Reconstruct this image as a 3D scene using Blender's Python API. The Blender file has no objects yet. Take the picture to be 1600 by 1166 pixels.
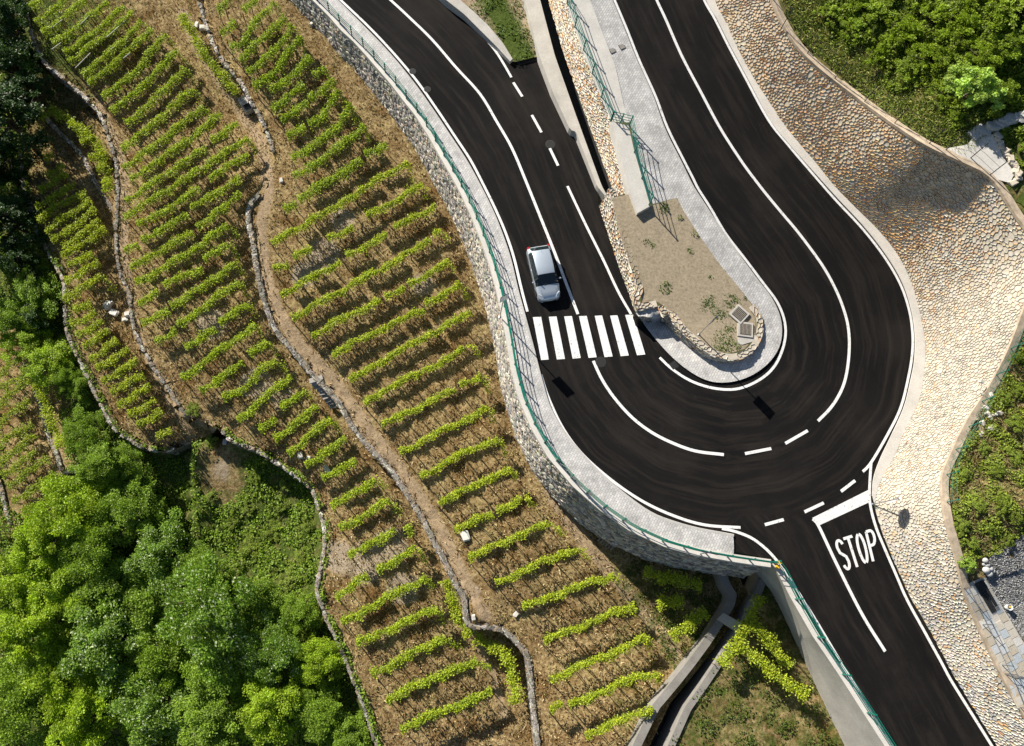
import bpy, bmesh, math, random
import numpy as np
from mathutils import Vector, Matrix
from mathutils.geometry import delaunay_2d_cdt
from mathutils.bvhtree import BVHTree

random.seed(7); rng = np.random.default_rng(11)
scene = bpy.context.scene
C = scene.collection

# ------------------------------------------------------------------ camera
FPX, CX, CY, CAMH = 1244.0, 800.0, 583.0, 48.5
upv = np.array([110.0, 357.0, 1244.0]); upv /= np.linalg.norm(upv)
Xv = np.array([1.0, 0, 0]); Xv = Xv - upv * Xv.dot(upv); Xv /= np.linalg.norm(Xv)
Yv = np.cross(upv, Xv)
M3 = np.array([Xv, Yv, upv])                     # camera space -> world
cd = bpy.data.cameras.new('camera'); cam = bpy.data.objects.new('camera', cd); C.objects.link(cam)
cd.sensor_width = 36.0; cd.lens = FPX * 36.0 / 1600.0
cd.clip_start = 0.5; cd.clip_end = 4000
mw = Matrix.Identity(4)
for r in range(3):
    for c in range(3): mw[r][c] = M3[r][c]
mw[2][3] = CAMH
cam.matrix_world = mw
scene.camera = cam

# ------------------------------------------------------------------ light
SUN_EL, SUN_AZ = math.radians(30), math.radians(-48.5)   # azimuth of the direction the light travels to
world = bpy.data.worlds.new('World'); scene.world = world; world.use_nodes = True
wn = world.node_tree.nodes; wl = world.node_tree.links
bg = wn['Background']
sky = wn.new('ShaderNodeTexSky'); sky.sky_type = 'NISHITA'; sky.sun_disc = False
sky.sun_elevation = SUN_EL
# sky sun_rotation 0 -> sun towards +Y; the sun stands opposite to the travel direction
sdir = (-math.cos(SUN_AZ), -math.sin(SUN_AZ))
sky.sun_rotation = math.atan2(sdir[0], sdir[1])
sky.air_density = 1.0; sky.dust_density = 0.6; sky.ozone_density = 1.2
wl.new(sky.outputs[0], bg.inputs[0]); bg.inputs[1].default_value = 0.052
sd = bpy.data.lights.new('sun', 'SUN'); sd.energy = 5.0; sd.angle = math.radians(0.5); sd.color = (1.0, 0.93, 0.82)
so = bpy.data.objects.new('sun', sd); C.objects.link(so)
Ld = Vector((math.cos(SUN_AZ) * math.cos(SUN_EL), math.sin(SUN_AZ) * math.cos(SUN_EL), -math.sin(SUN_EL)))
so.rotation_euler = Ld.to_track_quat('-Z', 'Y').to_euler(); so.location = (-40, 40, 60)
scene.view_settings.view_transform = 'Standard'; scene.view_settings.look = 'None'
scene.view_settings.exposure = 0.78; scene.view_settings.gamma = 1.0
scene.view_settings.use_curve_mapping = False

# ------------------------------------------------------------------ pixel <-> place
def Pn(px, py, z):
    px = np.asarray(px, float); py = np.asarray(py, float); z = np.broadcast_to(np.asarray(z, float), px.shape)
    d = np.stack([(px - CX) / FPX, -(py - CY) / FPX, -np.ones_like(px)], -1) @ M3.T
    t = (z - CAMH) / d[..., 2]
    return np.stack([d[..., 0] * t, d[..., 1] * t, z], -1)
def P(px, py, z):
    return Vector(Pn(np.array([px]), np.array([py]), np.array([z]))[0])
def PR(w):
    w = np.asarray(w, float); c = (w - np.array([0, 0, CAMH])) @ M3
    return CX - FPX * c[..., 0] / c[..., 2], CY + FPX * c[..., 1] / c[..., 2]
def ZM(x0, y0, s, pts):                          # points read off an enlargement
    return [(x0 + a / s, y0 + b / s) for a, b in pts]

def resample(pts, step):
    pts = np.array(pts, float); d = np.linalg.norm(np.diff(pts, axis=0), axis=1)
    s = np.concatenate([[0], np.cumsum(d)]); n = max(2, int(round(s[-1] / step)) + 1)
    t = np.linspace(0, s[-1], n)
    return np.stack([np.interp(t, s, pts[:, k]) for k in range(pts.shape[1])], 1)
def spline(pts, step):
    """Catmull-Rom through the points, then even spacing."""
    p = np.array(pts, float)
    if len(p) < 3: return resample(p, step)
    q = np.vstack([2 * p[0] - p[1], p, 2 * p[-1] - p[-2]]); out = []
    for i in range(1, len(q) - 2):
        a, b, c, d = q[i - 1], q[i], q[i + 1], q[i + 2]
        for t in np.linspace(0, 1, 10, endpoint=False):
            out.append(0.5 * ((2 * b) + (c - a) * t + (2 * a - 5 * b + 4 * c - d) * t * t + (3 * b - a - 3 * c + d) * t ** 3))
    out.append(q[-2])
    return resample(out, step)
def pdist(px, py, poly):
    """distance of points to a polyline, and the arc parameter 0..1 of the nearest spot"""
    q = np.array(poly, float); a = q[:-1]; b = q[1:]; ab = b - a; L2 = (ab ** 2).sum(1) + 1e-9
    seg = np.sqrt(L2); cum = np.concatenate([[0], np.cumsum(seg)])
    best = np.full(len(px), 1e9); par = np.zeros(len(px))
    pt = np.stack([px, py], 1)
    for i in range(len(a)):
        t = np.clip(((pt - a[i]) @ ab[i]) / L2[i], 0, 1)
        d = np.linalg.norm(pt - (a[i] + t[:, None] * ab[i]), axis=1)
        m = d < best; best[m] = d[m]; par[m] = (cum[i] + t[m] * seg[i]) / cum[-1]
    return best, par
def inside(px, py, poly):
    q = np.array(poly, float); x, y = q[:, 0], q[:, 1]; xn, yn = np.roll(x, -1), np.roll(y, -1)
    r = np.zeros(len(px), bool)
    for i in range(len(q)):
        if y[i] == yn[i]: continue
        c = ((y[i] > py) != (yn[i] > py)) & (px < (xn[i] - x[i]) * (py - y[i]) / (yn[i] - y[i]) + x[i])
        r ^= c
    return r

# ------------------------------------------------------------------ materials
MATS = {}
def nodes_of(name):
    m = bpy.data.materials.new(name); m.use_nodes = True
    nt = m.node_tree; b = nt.nodes['Principled BSDF']; MATS[name] = m
    return m, nt.nodes, nt.links, b
def ramp(n, stops):
    r = n.new('ShaderNodeValToRGB'); e = r.color_ramp.elements
    while len(e) < len(stops): e.new(0.5)
    for i, (p, c) in enumerate(stops):
        e[i].position = p; e[i].color = (c[0], c[1], c[2], 1)
    return r
def noise(n, l, scale, detail=4, rough=0.6, vec=None):
    t = n.new('ShaderNodeTexNoise'); t.inputs['Scale'].default_value = scale
    t.inputs['Detail'].default_value = detail; t.inputs['Roughness'].default_value = rough
    if vec is not None: l.new(vec, t.inputs['Vector'])
    return t
def pos(n):
    return n.new('ShaderNodeNewGeometry').outputs['Position']
def mixc(n, l, fac, a, b, mode='MIX'):
    m = n.new('ShaderNodeMix'); m.data_type = 'RGBA'; m.blend_type = mode
    for s, v in ((m.inputs[0], fac), (m.inputs[6], a), (m.inputs[7], b)):
        if hasattr(v, 'is_linked') or hasattr(v, 'links'): l.new(v, s)
        elif isinstance(v, (int, float)): s.default_value = v
        else: s.default_value = (*v[:3], 1)
    return m.outputs[2]
def bump(n, l, b, h, strength, dist):
    k = n.new('ShaderNodeBump'); k.inputs['Strength'].default_value = strength; k.inputs['Distance'].default_value = dist
    l.new(h, k.inputs['Height']); l.new(k.outputs[0], b.inputs['Normal'])
def simple(name, col, rough=0.6, metal=0.0, var=0.0, vscale=4.0, bmp=0.0, spec=0.5):
    m, n, l, b = nodes_of(name); b.inputs['Roughness'].default_value = rough; b.inputs['Metallic'].default_value = metal
    b.inputs['Specular IOR Level'].default_value = spec
    if var > 0:
        t = noise(n, l, vscale, 6, 0.65, pos(n))
        r = ramp(n, [(0.3, [c * (1 - var) for c in col]), (0.7, [min(1, c * (1 + var)) for c in col])])
        l.new(t.outputs[0], r.inputs[0]); l.new(r.outputs[0], b.inputs['Base Color'])
        if bmp > 0: bump(n, l, b, t.outputs[0], 0.6, bmp)
    else: b.inputs['Base Color'].default_value = (*col, 1)
    return m
def attr_mat(name, rough=0.85, var=0.35, vscale=9.0, bmp=0.01, spec=0.3):
    """colour from the mesh's own 'col' attribute, broken up by noise"""
    m, n, l, b = nodes_of(name); b.inputs['Roughness'].default_value = rough; b.inputs['Specular IOR Level'].default_value = spec
    a = n.new('ShaderNodeAttribute'); a.attribute_name = 'col'
    t = noise(n, l, vscale, 6, 0.7, pos(n)); r = ramp(n, [(0.25, (1 - var,) * 3), (0.75, (1 + var,) * 3)])
    l.new(t.outputs[0], r.inputs[0])
    l.new(mixc(n, l, 1.0, a.outputs['Color'], r.outputs[0], 'MULTIPLY'), b.inputs['Base Color'])
    bump(n, l, b, t.outputs[0], 0.7, bmp)
    return m
def leaf_mat(name, trans=0.35, rough=0.45):
    m, n, l, b = nodes_of(name); b.inputs['Roughness'].default_value = rough; b.inputs['Specular IOR Level'].default_value = 0.35
    a = n.new('ShaderNodeAttribute'); a.attribute_name = 'col'
    l.new(a.outputs['Color'], b.inputs['Base Color'])
    tr = n.new('ShaderNodeBsdfTranslucent')
    l.new(mixc(n, l, 1.0, a.outputs['Color'], (1.1, 1.15, 0.5), 'MULTIPLY'), tr.inputs['Color'])
    mx = n.new('ShaderNodeMixShader'); mx.inputs[0].default_value = trans
    l.new(b.outputs[0], mx.inputs[1]); l.new(tr.outputs[0], mx.inputs[2])
    l.new(mx.outputs[0], n['Material Output'].inputs['Surface'])
    return m

attr_mat('stone', 0.8, 0.22, 7.0, 0.012)
attr_mat('rubble', 0.85, 0.3, 12.0, 0.015)
leaf_mat('leaf', 0.42); leaf_mat('straw', 0.15, 0.8)
simple('mortar', (0.48, 0.43, 0.35), 0.95, 0, 0.25, 3.0, 0.02)
simple('crest_stone', (0.42, 0.34, 0.25), 0.9, 0, 0.35, 2.5, 0.02)
simple('mortar_grey', (0.34, 0.32, 0.29), 0.95, 0, 0.3, 3.0, 0.02)
simple('paint_green', (0.004, 0.15, 0.105), 0.4, 0.0, 0.15, 6.0)
simple('steel', (0.42, 0.44, 0.46), 0.35, 0.9, 0.1, 8.0)
simple('dark_steel', (0.045, 0.05, 0.055), 0.5, 0.6, 0.3, 20.0)
simple('wood', (0.20, 0.135, 0.08), 0.85, 0, 0.4, 14.0, 0.005)
simple('grey_wood', (0.30, 0.26, 0.21), 0.85, 0, 0.35, 14.0, 0.005)
simple('bark', (0.09, 0.065, 0.045), 0.9, 0, 0.4, 10.0, 0.02)
simple('wire', (0.25, 0.25, 0.24), 0.5, 0.7)
simple('yellow', (0.75, 0.47, 0.02), 0.45, 0, 0.1, 9.0)
simple('white_plastic', (0.8, 0.8, 0.78), 0.4, 0, 0.05, 9.0)
simple('cover_iron', (0.016, 0.015, 0.014), 0.7, 0.0, 0.3, 20.0)
simple('rubber', (0.018, 0.018, 0.018), 0.8)
simple('tarp', (0.012, 0.012, 0.014), 0.6)
simple('sign_red', (0.55, 0.02, 0.02), 0.35)
simple('sign_white', (0.8, 0.8, 0.8), 0.35)
simple('sign_blue', (0.02, 0.08, 0.4), 0.35)
simple('shade_void', (0.02, 0.02, 0.018), 0.9, 0, 0.4, 5.0)  # near-black colour standing in for the shade down in gaps and pits

def m_asphalt():
    m, n, l, b = nodes_of('asphalt'); g = pos(n)
    big = noise(n, l, 0.16, 5, 0.62, g); r1 = ramp(n, [(0.30, (0.0045, 0.0044, 0.0048)), (0.50, (0.0072, 0.0068, 0.0068)), (0.72, (0.0165, 0.014, 0.0125))])
    l.new(big.outputs[0], r1.inputs[0])
    at = n.new('ShaderNodeAttribute'); at.attribute_name = 'mask'; mp = n.new('ShaderNodeMapping'); l.new(at.outputs['Vector'], mp.inputs['Vector']); mp.inputs['Scale'].default_value = (1.6, 0.10, 1)
    st = noise(n, l, 1.3, 6, 0.72, mp.outputs[0]); r2 = ramp(n, [(0.47, (0, 0, 0)), (0.76, (0.85, 0.85, 0.85))]); l.new(st.outputs[0], r2.inputs[0])
    c1 = mixc(n, l, r2.outputs[0], r1.outputs[0], (0.029, 0.0235, 0.0195))
    v = n.new('ShaderNodeTexVoronoi'); v.inputs['Scale'].default_value = 60; l.new(g, v.inputs['Vector'])
    r3 = ramp(n, [(0.0, (0.72,) * 3), (1.0, (1.3,) * 3)]); l.new(v.outputs['Color'], r3.inputs[0])
    l.new(mixc(n, l, 1.0, c1, r3.outputs[0], 'MULTIPLY'), b.inputs['Base Color'])
    b.inputs['Roughness'].default_value = 0.88; b.inputs['Specular IOR Level'].default_value = 0.12
    bump(n, l, b, v.outputs['Distance'], 0.35, 0.006)
m_asphalt()
def m_paint():
    m, n, l, b = nodes_of('road_paint'); g = pos(n)
    t = noise(n, l, 6, 7, 0.75, g); r = ramp(n, [(0.33, (0.16, 0.16, 0.155)), (0.43, (0.68, 0.68, 0.67)), (0.8, (0.84, 0.84, 0.83))]); l.new(t.outputs[0], r.inputs[0])
    l.new(r.outputs[0], b.inputs['Base Color']); b.inputs['Roughness'].default_value = 0.6
m_paint()
def m_paving():
    m, n, l, b = nodes_of('paving'); g = pos(n)
    br = n.new('ShaderNodeTexBrick'); mp = n.new('ShaderNodeMapping'); mp.inputs['Rotation'].default_value = (0, 0, math.radians(-60)); l.new(g, mp.inputs['Vector']); l.new(mp.outputs[0], br.inputs['Vector'])
    br.inputs['Scale'].default_value = 1.0; br.inputs['Brick Width'].default_value = 0.24; br.inputs['Row Height'].default_value = 0.15; br.inputs['Mortar Size'].default_value = 0.011
    br.inputs['Color1'].default_value = (0.43, 0.425, 0.42, 1); br.inputs['Color2'].default_value = (0.58, 0.57, 0.55, 1); br.inputs['Mortar'].default_value = (0.27, 0.265, 0.26, 1)
    t = noise(n, l, 0.9, 6, 0.7, g); r = ramp(n, [(0.28, (0.62,) * 3), (0.62, (1.1,) * 3)]); l.new(t.outputs[0], r.inputs[0])
    l.new(mixc(n, l, 1.0, br.outputs[0], r.outputs[0], 'MULTIPLY'), b.inputs['Base Color']); b.inputs['Roughness'].default_value = 0.8
    bump(n, l, b, br.outputs['Fac'], -0.5, 0.01)
m_paving()
def m_concrete(name, col, stain=0.3):
    m, n, l, b = nodes_of(name); g = pos(n)
    t = noise(n, l, 0.7, 8, 0.72, g); t2 = noise(n, l, 14, 4, 0.6, g)
    r = ramp(n, [(0.25, [c * (1 - stain) for c in col]), (0.6, col), (0.85, [min(.85, c * 1.12) for c in col])]); l.new(t.outputs[0], r.inputs[0])
    r2 = ramp(n, [(0.3, (0.85,) * 3), (0.7, (1.1,) * 3)]); l.new(t2.outputs[0], r2.inputs[0])
    l.new(mixc(n, l, 1.0, r.outputs[0], r2.outputs[0], 'MULTIPLY'), b.inputs['Base Color']); b.inputs['Roughness'].default_value = 0.88
    bump(n, l, b, t2.outputs[0], 0.4, 0.01)
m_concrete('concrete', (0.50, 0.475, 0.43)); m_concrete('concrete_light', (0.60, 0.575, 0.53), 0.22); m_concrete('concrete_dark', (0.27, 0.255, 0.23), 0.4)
m_concrete('kerb_concrete', (0.46, 0.45, 0.43), 0.2)
def m_terrain():
    """dry vineyard soil; the 'mask' attribute (r path, g green, b bare soil) says what grows where"""
    m, n, l, b = nodes_of('terrain'); g = pos(n)
    a = n.new('ShaderNodeAttribute'); a.attribute_name = 'mask'; s = n.new('ShaderNodeSeparateColor'); l.new(a.outputs['Color'], s.inputs[0])
    n1 = noise(n, l, 0.55, 8, 0.7, g); n2 = noise(n, l, 5.0, 8, 0.75, g); n3 = noise(n, l, 1.6, 6, 0.7, g)
    straw = ramp(n, [(0.30, (0.075, 0.047, 0.019)), (0.44, (0.205, 0.138, 0.062)), (0.57, (0.39, 0.295, 0.15)), (0.74, (0.53, 0.43, 0.26))]); l.new(n2.outputs[0], straw.inputs[0])
    tint = ramp(n, [(0.36, (0.50, 0.40, 0.30)), (0.54, (1, 1, 1)), (0.75, (1.02, 1.12, 0.9))]); l.new(n1.outputs[0], tint.inputs[0])  # dark red-brown patches also stand in for shade between the vine rows
    c0 = mixc(n, l, 1.0, straw.outputs[0], tint.outputs[0], 'MULTIPLY')
    path = ramp(n, [(0.3, (0.20, 0.14, 0.08)), (0.7, (0.46, 0.35, 0.225))]); l.new(n2.outputs[0], path.inputs[0])
    soil = ramp(n, [(0.3, (0.22, 0.17, 0.115)), (0.7, (0.45, 0.37, 0.27))]); l.new(n2.outputs[0], soil.inputs[0])
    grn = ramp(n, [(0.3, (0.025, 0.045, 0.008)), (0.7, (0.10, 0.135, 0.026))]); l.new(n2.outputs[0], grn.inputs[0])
    def fac(ch, nz, w=0.55):
        x = n.new('ShaderNodeMath'); x.operation = 'MULTIPLY_ADD'; l.new(nz, x.inputs[0]); x.inputs[1].default_value = w; l.new(s.outputs[ch], x.inputs[2])
        y = n.new('ShaderNodeMapRange'); y.inputs[1].default_value = 0.5 + w * 0.35; y.inputs[2].default_value = 0.5 + w * 0.65; l.new(x.outputs[0], y.inputs[0]); return y.outputs[0]
    c1 = mixc(n, l, fac(2, n3.outputs[0]), c0, soil.outputs[0])
    c2 = mixc(n, l, fac(0, n3.outputs[0]), c1, path.outputs[0])
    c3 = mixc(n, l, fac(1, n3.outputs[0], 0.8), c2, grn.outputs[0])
    l.new(c3, b.inputs['Base Color']); b.inputs['Roughness'].default_value = 0.95; b.inputs['Specular IOR Level'].default_value = 0.1
    bump(n, l, b, n2.outputs[0], 0.9, 0.09)
m_terrain()
def m_ground():
    m, n, l, b = nodes_of('valley'); t = noise(n, l, 0.05, 8, 0.7, pos(n)); r = ramp(n, [(0.3, (0.03, 0.05, 0.012)), (0.7, (0.12, 0.11, 0.045))]); l.new(t.outputs[0], r.inputs[0]); l.new(r.outputs[0], b.inputs['Base Color']); b.inputs['Roughness'].default_value = 1
m_ground()
def m_soil():
    m, n, l, b = nodes_of('bed_soil'); g = pos(n); t = noise(n, l, 6.0, 9, 0.8, g); r = ramp(n, [(0.30, (0.15, 0.115, 0.07)), (0.5, (0.31, 0.255, 0.175)), (0.72, (0.44, 0.375, 0.265))]); l.new(t.outputs[0], r.inputs[0]); l.new(r.outputs[0], b.inputs['Base Color']); b.inputs['Roughness'].default_value = 0.95
    bump(n, l, b, t.outputs[0], 0.6, 0.025)
m_soil()
def m_gravel():
    m, n, l, b = nodes_of('gravel'); g = pos(n); v = n.new('ShaderNodeTexVoronoi'); v.inputs['Scale'].default_value = 9; l.new(g, v.inputs['Vector'])
    r = ramp(n, [(0.0, (0.07, 0.072, 0.075)), (0.5, (0.2, 0.2, 0.2)), (1.0, (0.4, 0.395, 0.38))]); l.new(v.outputs['Color'], r.inputs[0]); l.new(r.outputs[0], b.inputs['Base Color']); b.inputs['Roughness'].default_value = 0.85
    bump(n, l, b, v.outputs['Distance'], -0.8, 0.05)
m_gravel()
def m_car():
    m, n, l, b = nodes_of('car_paint'); b.inputs['Base Color'].default_value = (0.56, 0.63, 0.70, 1); b.inputs['Metallic'].default_value = 0.45; b.inputs['Roughness'].default_value = 0.32
    b.inputs['Coat Weight'].default_value = 0.8; b.inputs['Coat Roughness'].default_value = 0.06
    m, n, l, b = nodes_of('car_glass'); b.inputs['Base Color'].default_value = (0.01, 0.018, 0.022, 1); b.inputs['Roughness'].default_value = 0.05; b.inputs['Specular IOR Level'].default_value = 0.7
    m, n, l, b = nodes_of('lamp_glass'); b.inputs['Base Color'].default_value = (0.75, 0.78, 0.8, 1); b.inputs['Roughness'].default_value = 0.12; b.inputs['Metallic'].default_value = 0.3
    m, n, l, b = nodes_of('tail_red'); b.inputs['Base Color'].default_value = (0.5, 0.02, 0.02, 1); b.inputs['Roughness'].default_value = 0.15
m_car()

# ------------------------------------------------------------------ object helpers
def tag(o, label=None, cat=None, group=None, kind=None):
    if label: o['label'] = label
    if cat: o['category'] = cat
    if group: o['group'] = group
    if kind: o['kind'] = kind
    return o
def empty(name, loc=(0, 0, 0), rz=0.0):
    o = bpy.data.objects.new(name, None); C.objects.link(o); o.location = loc; o.rotation_euler = (0, 0, rz); o.empty_display_size = 0.2
    return o
def link(name, me, mat=None, parent=None, loc=None):
    o = bpy.data.objects.new(name, me); C.objects.link(o)
    if mat is not None and len(me.materials) == 0: me.materials.append(MATS[mat])
    if parent is not None: o.parent = parent
    if loc is not None: o.location = loc
    return o
def mesh_np(name, V, Fc, col=None, mask=None, smooth=False):
    """mesh from arrays; Fc is (n,3) or (n,4), or a list of such arrays"""
    V = np.asarray(V, np.float32); Fl = Fc if isinstance(Fc, list) else [Fc]
    Fl = [np.asarray(f, np.int32) for f in Fl if len(f)]
    me = bpy.data.meshes.new(name); me.vertices.add(len(V)); me.vertices.foreach_set('co', V.ravel())
    nl = sum(f.size for f in Fl); npoly = sum(len(f) for f in Fl)
    me.loops.add(nl); me.polygons.add(npoly)
    me.loops.foreach_set('vertex_index', np.concatenate([f.ravel() for f in Fl]))
    tot = np.concatenate([np.full(len(f), f.shape[1], np.int32) for f in Fl])
    me.polygons.foreach_set('loop_start', np.concatenate([[0], np.cumsum(tot)[:-1]]).astype(np.int32))
    for nm, a in (('col', col), ('mask', mask)):
        if a is not None:
            at = me.attributes.new(nm, 'FLOAT_COLOR', 'POINT')
            at.data.foreach_set('color', np.concatenate([np.asarray(a, np.float32), np.ones((len(V), 1), np.float32)], 1).ravel())
    me.update(calc_edges=True)
    me.polygons.foreach_set('use_smooth', np.full(npoly, bool(smooth)))
    return me
class MB:
    """collects boxes, tubes and prisms into one mesh"""
    def __init__(s): s.v = []; s.f = []
    def add(s, v, f):
        o = len(s.v); s.v += [tuple(p) for p in v]; s.f += [tuple(i + o for i in q) for q in f]
    def box(s, c, size, rot=None):
        x, y, z = [k / 2 for k in size]; v = [Vector((a * x, b * y, d * z)) for a in (-1, 1) for b in (-1, 1) for d in (-1, 1)]
        if rot is not None: v = [rot @ p for p in v]
        s.add([p + Vector(c) for p in v], [(0, 1, 3, 2), (4, 6, 7, 5), (0, 4, 5, 1), (2, 3, 7, 6), (0, 2, 6, 4), (1, 5, 7, 3)])
    def tube(s, pts, rad, n=6, cap=True):
        pts = [Vector(p) for p in pts]; rad = rad if isinstance(rad, (list, tuple)) else [rad] * len(pts); v = []; f = []
        for i, p in enumerate(pts):
            d = (pts[min(i + 1, len(pts) - 1)] - pts[max(i - 1, 0)]).normalized()
            a = d.cross(Vector((0, 0, 1)) if abs(d.z) < 0.9 else Vector((1, 0, 0))).normalized(); b2 = d.cross(a)
            for k in range(n):
                t = 2 * math.pi * k / n; v.append(p + (a * math.cos(t) + b2 * math.sin(t)) * rad[i])
        for i in range(len(pts) - 1):
            for k in range(n):
                f.append((i * n + k, i * n + (k + 1) % n, (i + 1) * n + (k + 1) % n, (i + 1) * n + k))
        if cap: f += [tuple(range(n))[::-1], tuple((len(pts) - 1) * n + k for k in range(n))]
        s.add(v, f)
    def prism(s, pts, z0, z1):
        n = len(pts); z0 = z0 if hasattr(z0, '__len__') else [z0] * n; z1 = z1 if hasattr(z1, '__len__') else [z1] * n
        v = [(p[0], p[1], z0[i]) for i, p in enumerate(pts)] + [(p[0], p[1], z1[i]) for i, p in enumerate(pts)]
        s.add(v, [tuple(range(n))[::-1], tuple(range(n, 2 * n))] + [(i, (i + 1) % n, n + (i + 1) % n, n + i) for i in range(n)])
    def lathe(s, prof, n=16, c=(0, 0, 0)):
        v = [(c[0] + r * math.cos(2 * math.pi * k / n), c[1] + r * math.sin(2 * math.pi * k / n), c[2] + z) for r, z in prof for k in range(n)]
        f = [(i * n + k, i * n + (k + 1) % n, (i + 1) * n + (k + 1) % n, (i + 1) * n + k) for i in range(len(prof) - 1) for k in range(n)]
        f += [tuple(range(n))[::-1], tuple((len(prof) - 1) * n + k for k in range(n))]
        s.add(v, f)
    def mesh(s, name, smooth=False):
        me = bpy.data.meshes.new(name); me.from_pydata(s.v, [], s.f)
        bm = bmesh.new(); bm.from_mesh(me); bmesh.ops.recalc_face_normals(bm, faces=bm.faces); bm.to_mesh(me); bm.free()
        if smooth: me.polygons.foreach_set('use_smooth', np.ones(len(me.polygons), bool))
        return me
    def build(s, name, mat, parent=None, smooth=False):
        return link(name, s.mesh(name, smooth), mat, parent)

def cdt_mesh(name, poly, zf, step, bstep=None, maskf=None, jit=0.3, noise_z=0.0, holes=()):
    """fill an outline given in photo pixels, height from zf(px,py)"""
    b = resample(np.vstack([poly, poly[:1]]), bstep or step)[:-1]
    pts = [tuple(p) for p in b]; edges = [(i, (i + 1) % len(b)) for i in range(len(b))]
    x0, y0 = b.min(0); x1, y1 = b.max(0)
    gx, gy = np.meshgrid(np.arange(x0, x1, step), np.arange(y0, y1, step)); gx = gx.ravel() + rng.uniform(-jit, jit, gx.size) * step; gy = gy.ravel() + rng.uniform(-jit, jit, gy.size) * step
    ok = inside(gx, gy, b); gx, gy = gx[ok], gy[ok]; d, _ = pdist(gx, gy, np.vstack([b, b[:1]])); k = d > step * 0.45
    pts += list(zip(gx[k], gy[k]))
    v, _, f, *_ = delaunay_2d_cdt([Vector((float(a), float(c))) for a, c in pts], edges, [], 1, 1e-4)
    q = np.array([(p.x, p.y) for p in v]); z = zf(q[:, 0], q[:, 1])
    if noise_z:
        nz = rng.normal(0, noise_z, len(q)); z = z + nz
    W = Pn(q[:, 0], q[:, 1], z); F3 = np.array([t for t in f if len(t) == 3], np.int32)
    a, bb, c = W[F3[:, 0]], W[F3[:, 1]], W[F3[:, 2]]; nrm = np.cross(bb - a, c - a)[:, 2]
    F3[nrm < 0] = F3[nrm < 0][:, ::-1]
    return mesh_np(name, W, F3, mask=maskf(q[:, 0], q[:, 1]) if maskf else None, smooth=True)
# ------------------------------------------------------------------ lines traced on the photograph (pixels)
LEFT_KERB = [(440, -85), (482, -45), (527, 0), (572, 45), (610, 85), (647, 130), (677, 172), (707, 217), (730, 252), (751, 290), (770, 328), (784, 362), (798, 403), (810, 453), (819, 486), (832, 534), (848, 596), (862, 640), (890, 685), (930, 730), (975, 770), (1017, 800), (1055, 815), (1092, 825), (1130, 832), (1146, 835)]
FENCE_L = [(408, -85), (450, -42), (495, 0), (519, 24), (537, 45), (556, 62), (576, 84), (596, 107), (615, 129), (635, 155), (655, 180), (674, 210), (691, 240), (709, 271), (726, 302), (742, 337), (756, 372), (770, 411), (781, 450), (790, 491), (798, 532), (805, 576), (817, 622), (837, 669), (862, 712), (899, 755), (941, 792), (987, 824), (1040, 848), (1090, 862), (1147, 872), (1204, 880)]
WALL_BOT = [(392, -85), (432, -42), (475, 0), (495, 22), (520, 52), (550, 95), (580, 136), (612, 175), (637, 212), (662, 250), (683, 286), (703, 318), (725, 362), (750, 430), (770, 495), (782, 548), (790, 610), (805, 670), (825, 715), (850, 755), (876, 787), (902, 814), (935, 837), (960, 848), (992, 862), (1030, 875), (1067, 882), (1122, 887)]
L1 = [(285, -90), (300, -40), (314, 10), (324, 44), (338, 78), (356, 106), (378, 132), (392, 158), (406, 182), (420, 212), (428, 240), (424, 262), (412, 284), (404, 306), (392, 322), (389, 345), (396, 380), (402, 420), (412, 464), (426, 506), (440, 528), (466, 558), (488, 585), (512, 610), (531, 632), (549, 664), (576, 698), (610, 734), (640, 778), (662, 814), (678, 846), (694, 875), (712, 911), (725, 936), (732, 975), (760, 980), (786, 986), (808, 1004), (823, 1024), (828, 1051), (834, 1110), (850, 1240)]
L2 = [(10, -90), (35, 0), (62, 86), (96, 120), (130, 150), (158, 182), (174, 226), (183, 260), (185, 310), (182, 360), (184, 400), (190, 430), (203, 460), (206, 490), (214, 523), (236, 568), (262, 606), (290, 648), (318, 660), (347, 673), (362, 689), (396, 702), (430, 722), (464, 745), (486, 764), (500, 799), (508, 830), (505, 870), (496, 918), (503, 945), (514, 974), (536, 1020), (554, 1066), (575, 1120), (610, 1240)]
L3 = [(20, 60), (38, 150), (32, 230), (36, 282), (46, 312), (57, 357), (76, 394), (99, 439), (102, 477), (105, 516), (117, 547), (132, 578), (155, 626), (180, 670), (204, 688), (225, 700), (262, 705), (300, 690), (347, 673)]
CHAN_L = [(1118, 884), (1128, 893), (1136, 915), (1146, 930), (1142, 945), (1128, 968), (1104, 1005), (1082, 1035), (1056, 1068), (1025, 1105), (960, 1240)]
CHAN_R = [(1192, 893), (1180, 925), (1170, 940), (1158, 968), (1140, 1000), (1118, 1035), (1096, 1068), (1070, 1105), (1010, 1240)]
ARM_TOP = [(1204, 880), (1214, 893), (1237, 937), (1269, 993), (1309, 1052), (1322, 1072), (1372, 1150), (1430, 1240)]
ARM_BOT = [(1178, 893), (1204, 925), (1222, 960), (1240, 1000), (1262, 1050), (1272, 1072), (1308, 1150), (1355, 1240)]
ISL_KERB = [(880, -160), (918, -85), (956, 0), (975, 45), (995, 95), (1020, 150), (1040, 205), (1065, 255), (1082, 290), (1098, 315), (1125, 356), (1155, 399), (1182, 436), (1206, 468), (1220, 502), (1219, 537), (1204, 564), (1176, 586), (1142, 597), (1110, 596), (1080, 582), (1050, 558), (1020, 525), (995, 491)]
MED_EDGE = [(993, 488), (980, 452), (966, 414), (948, 360), (936, 324), (933, 290), (900, 204), (891, 204), (862, 140), (842, 88), (800, 98)]
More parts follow.
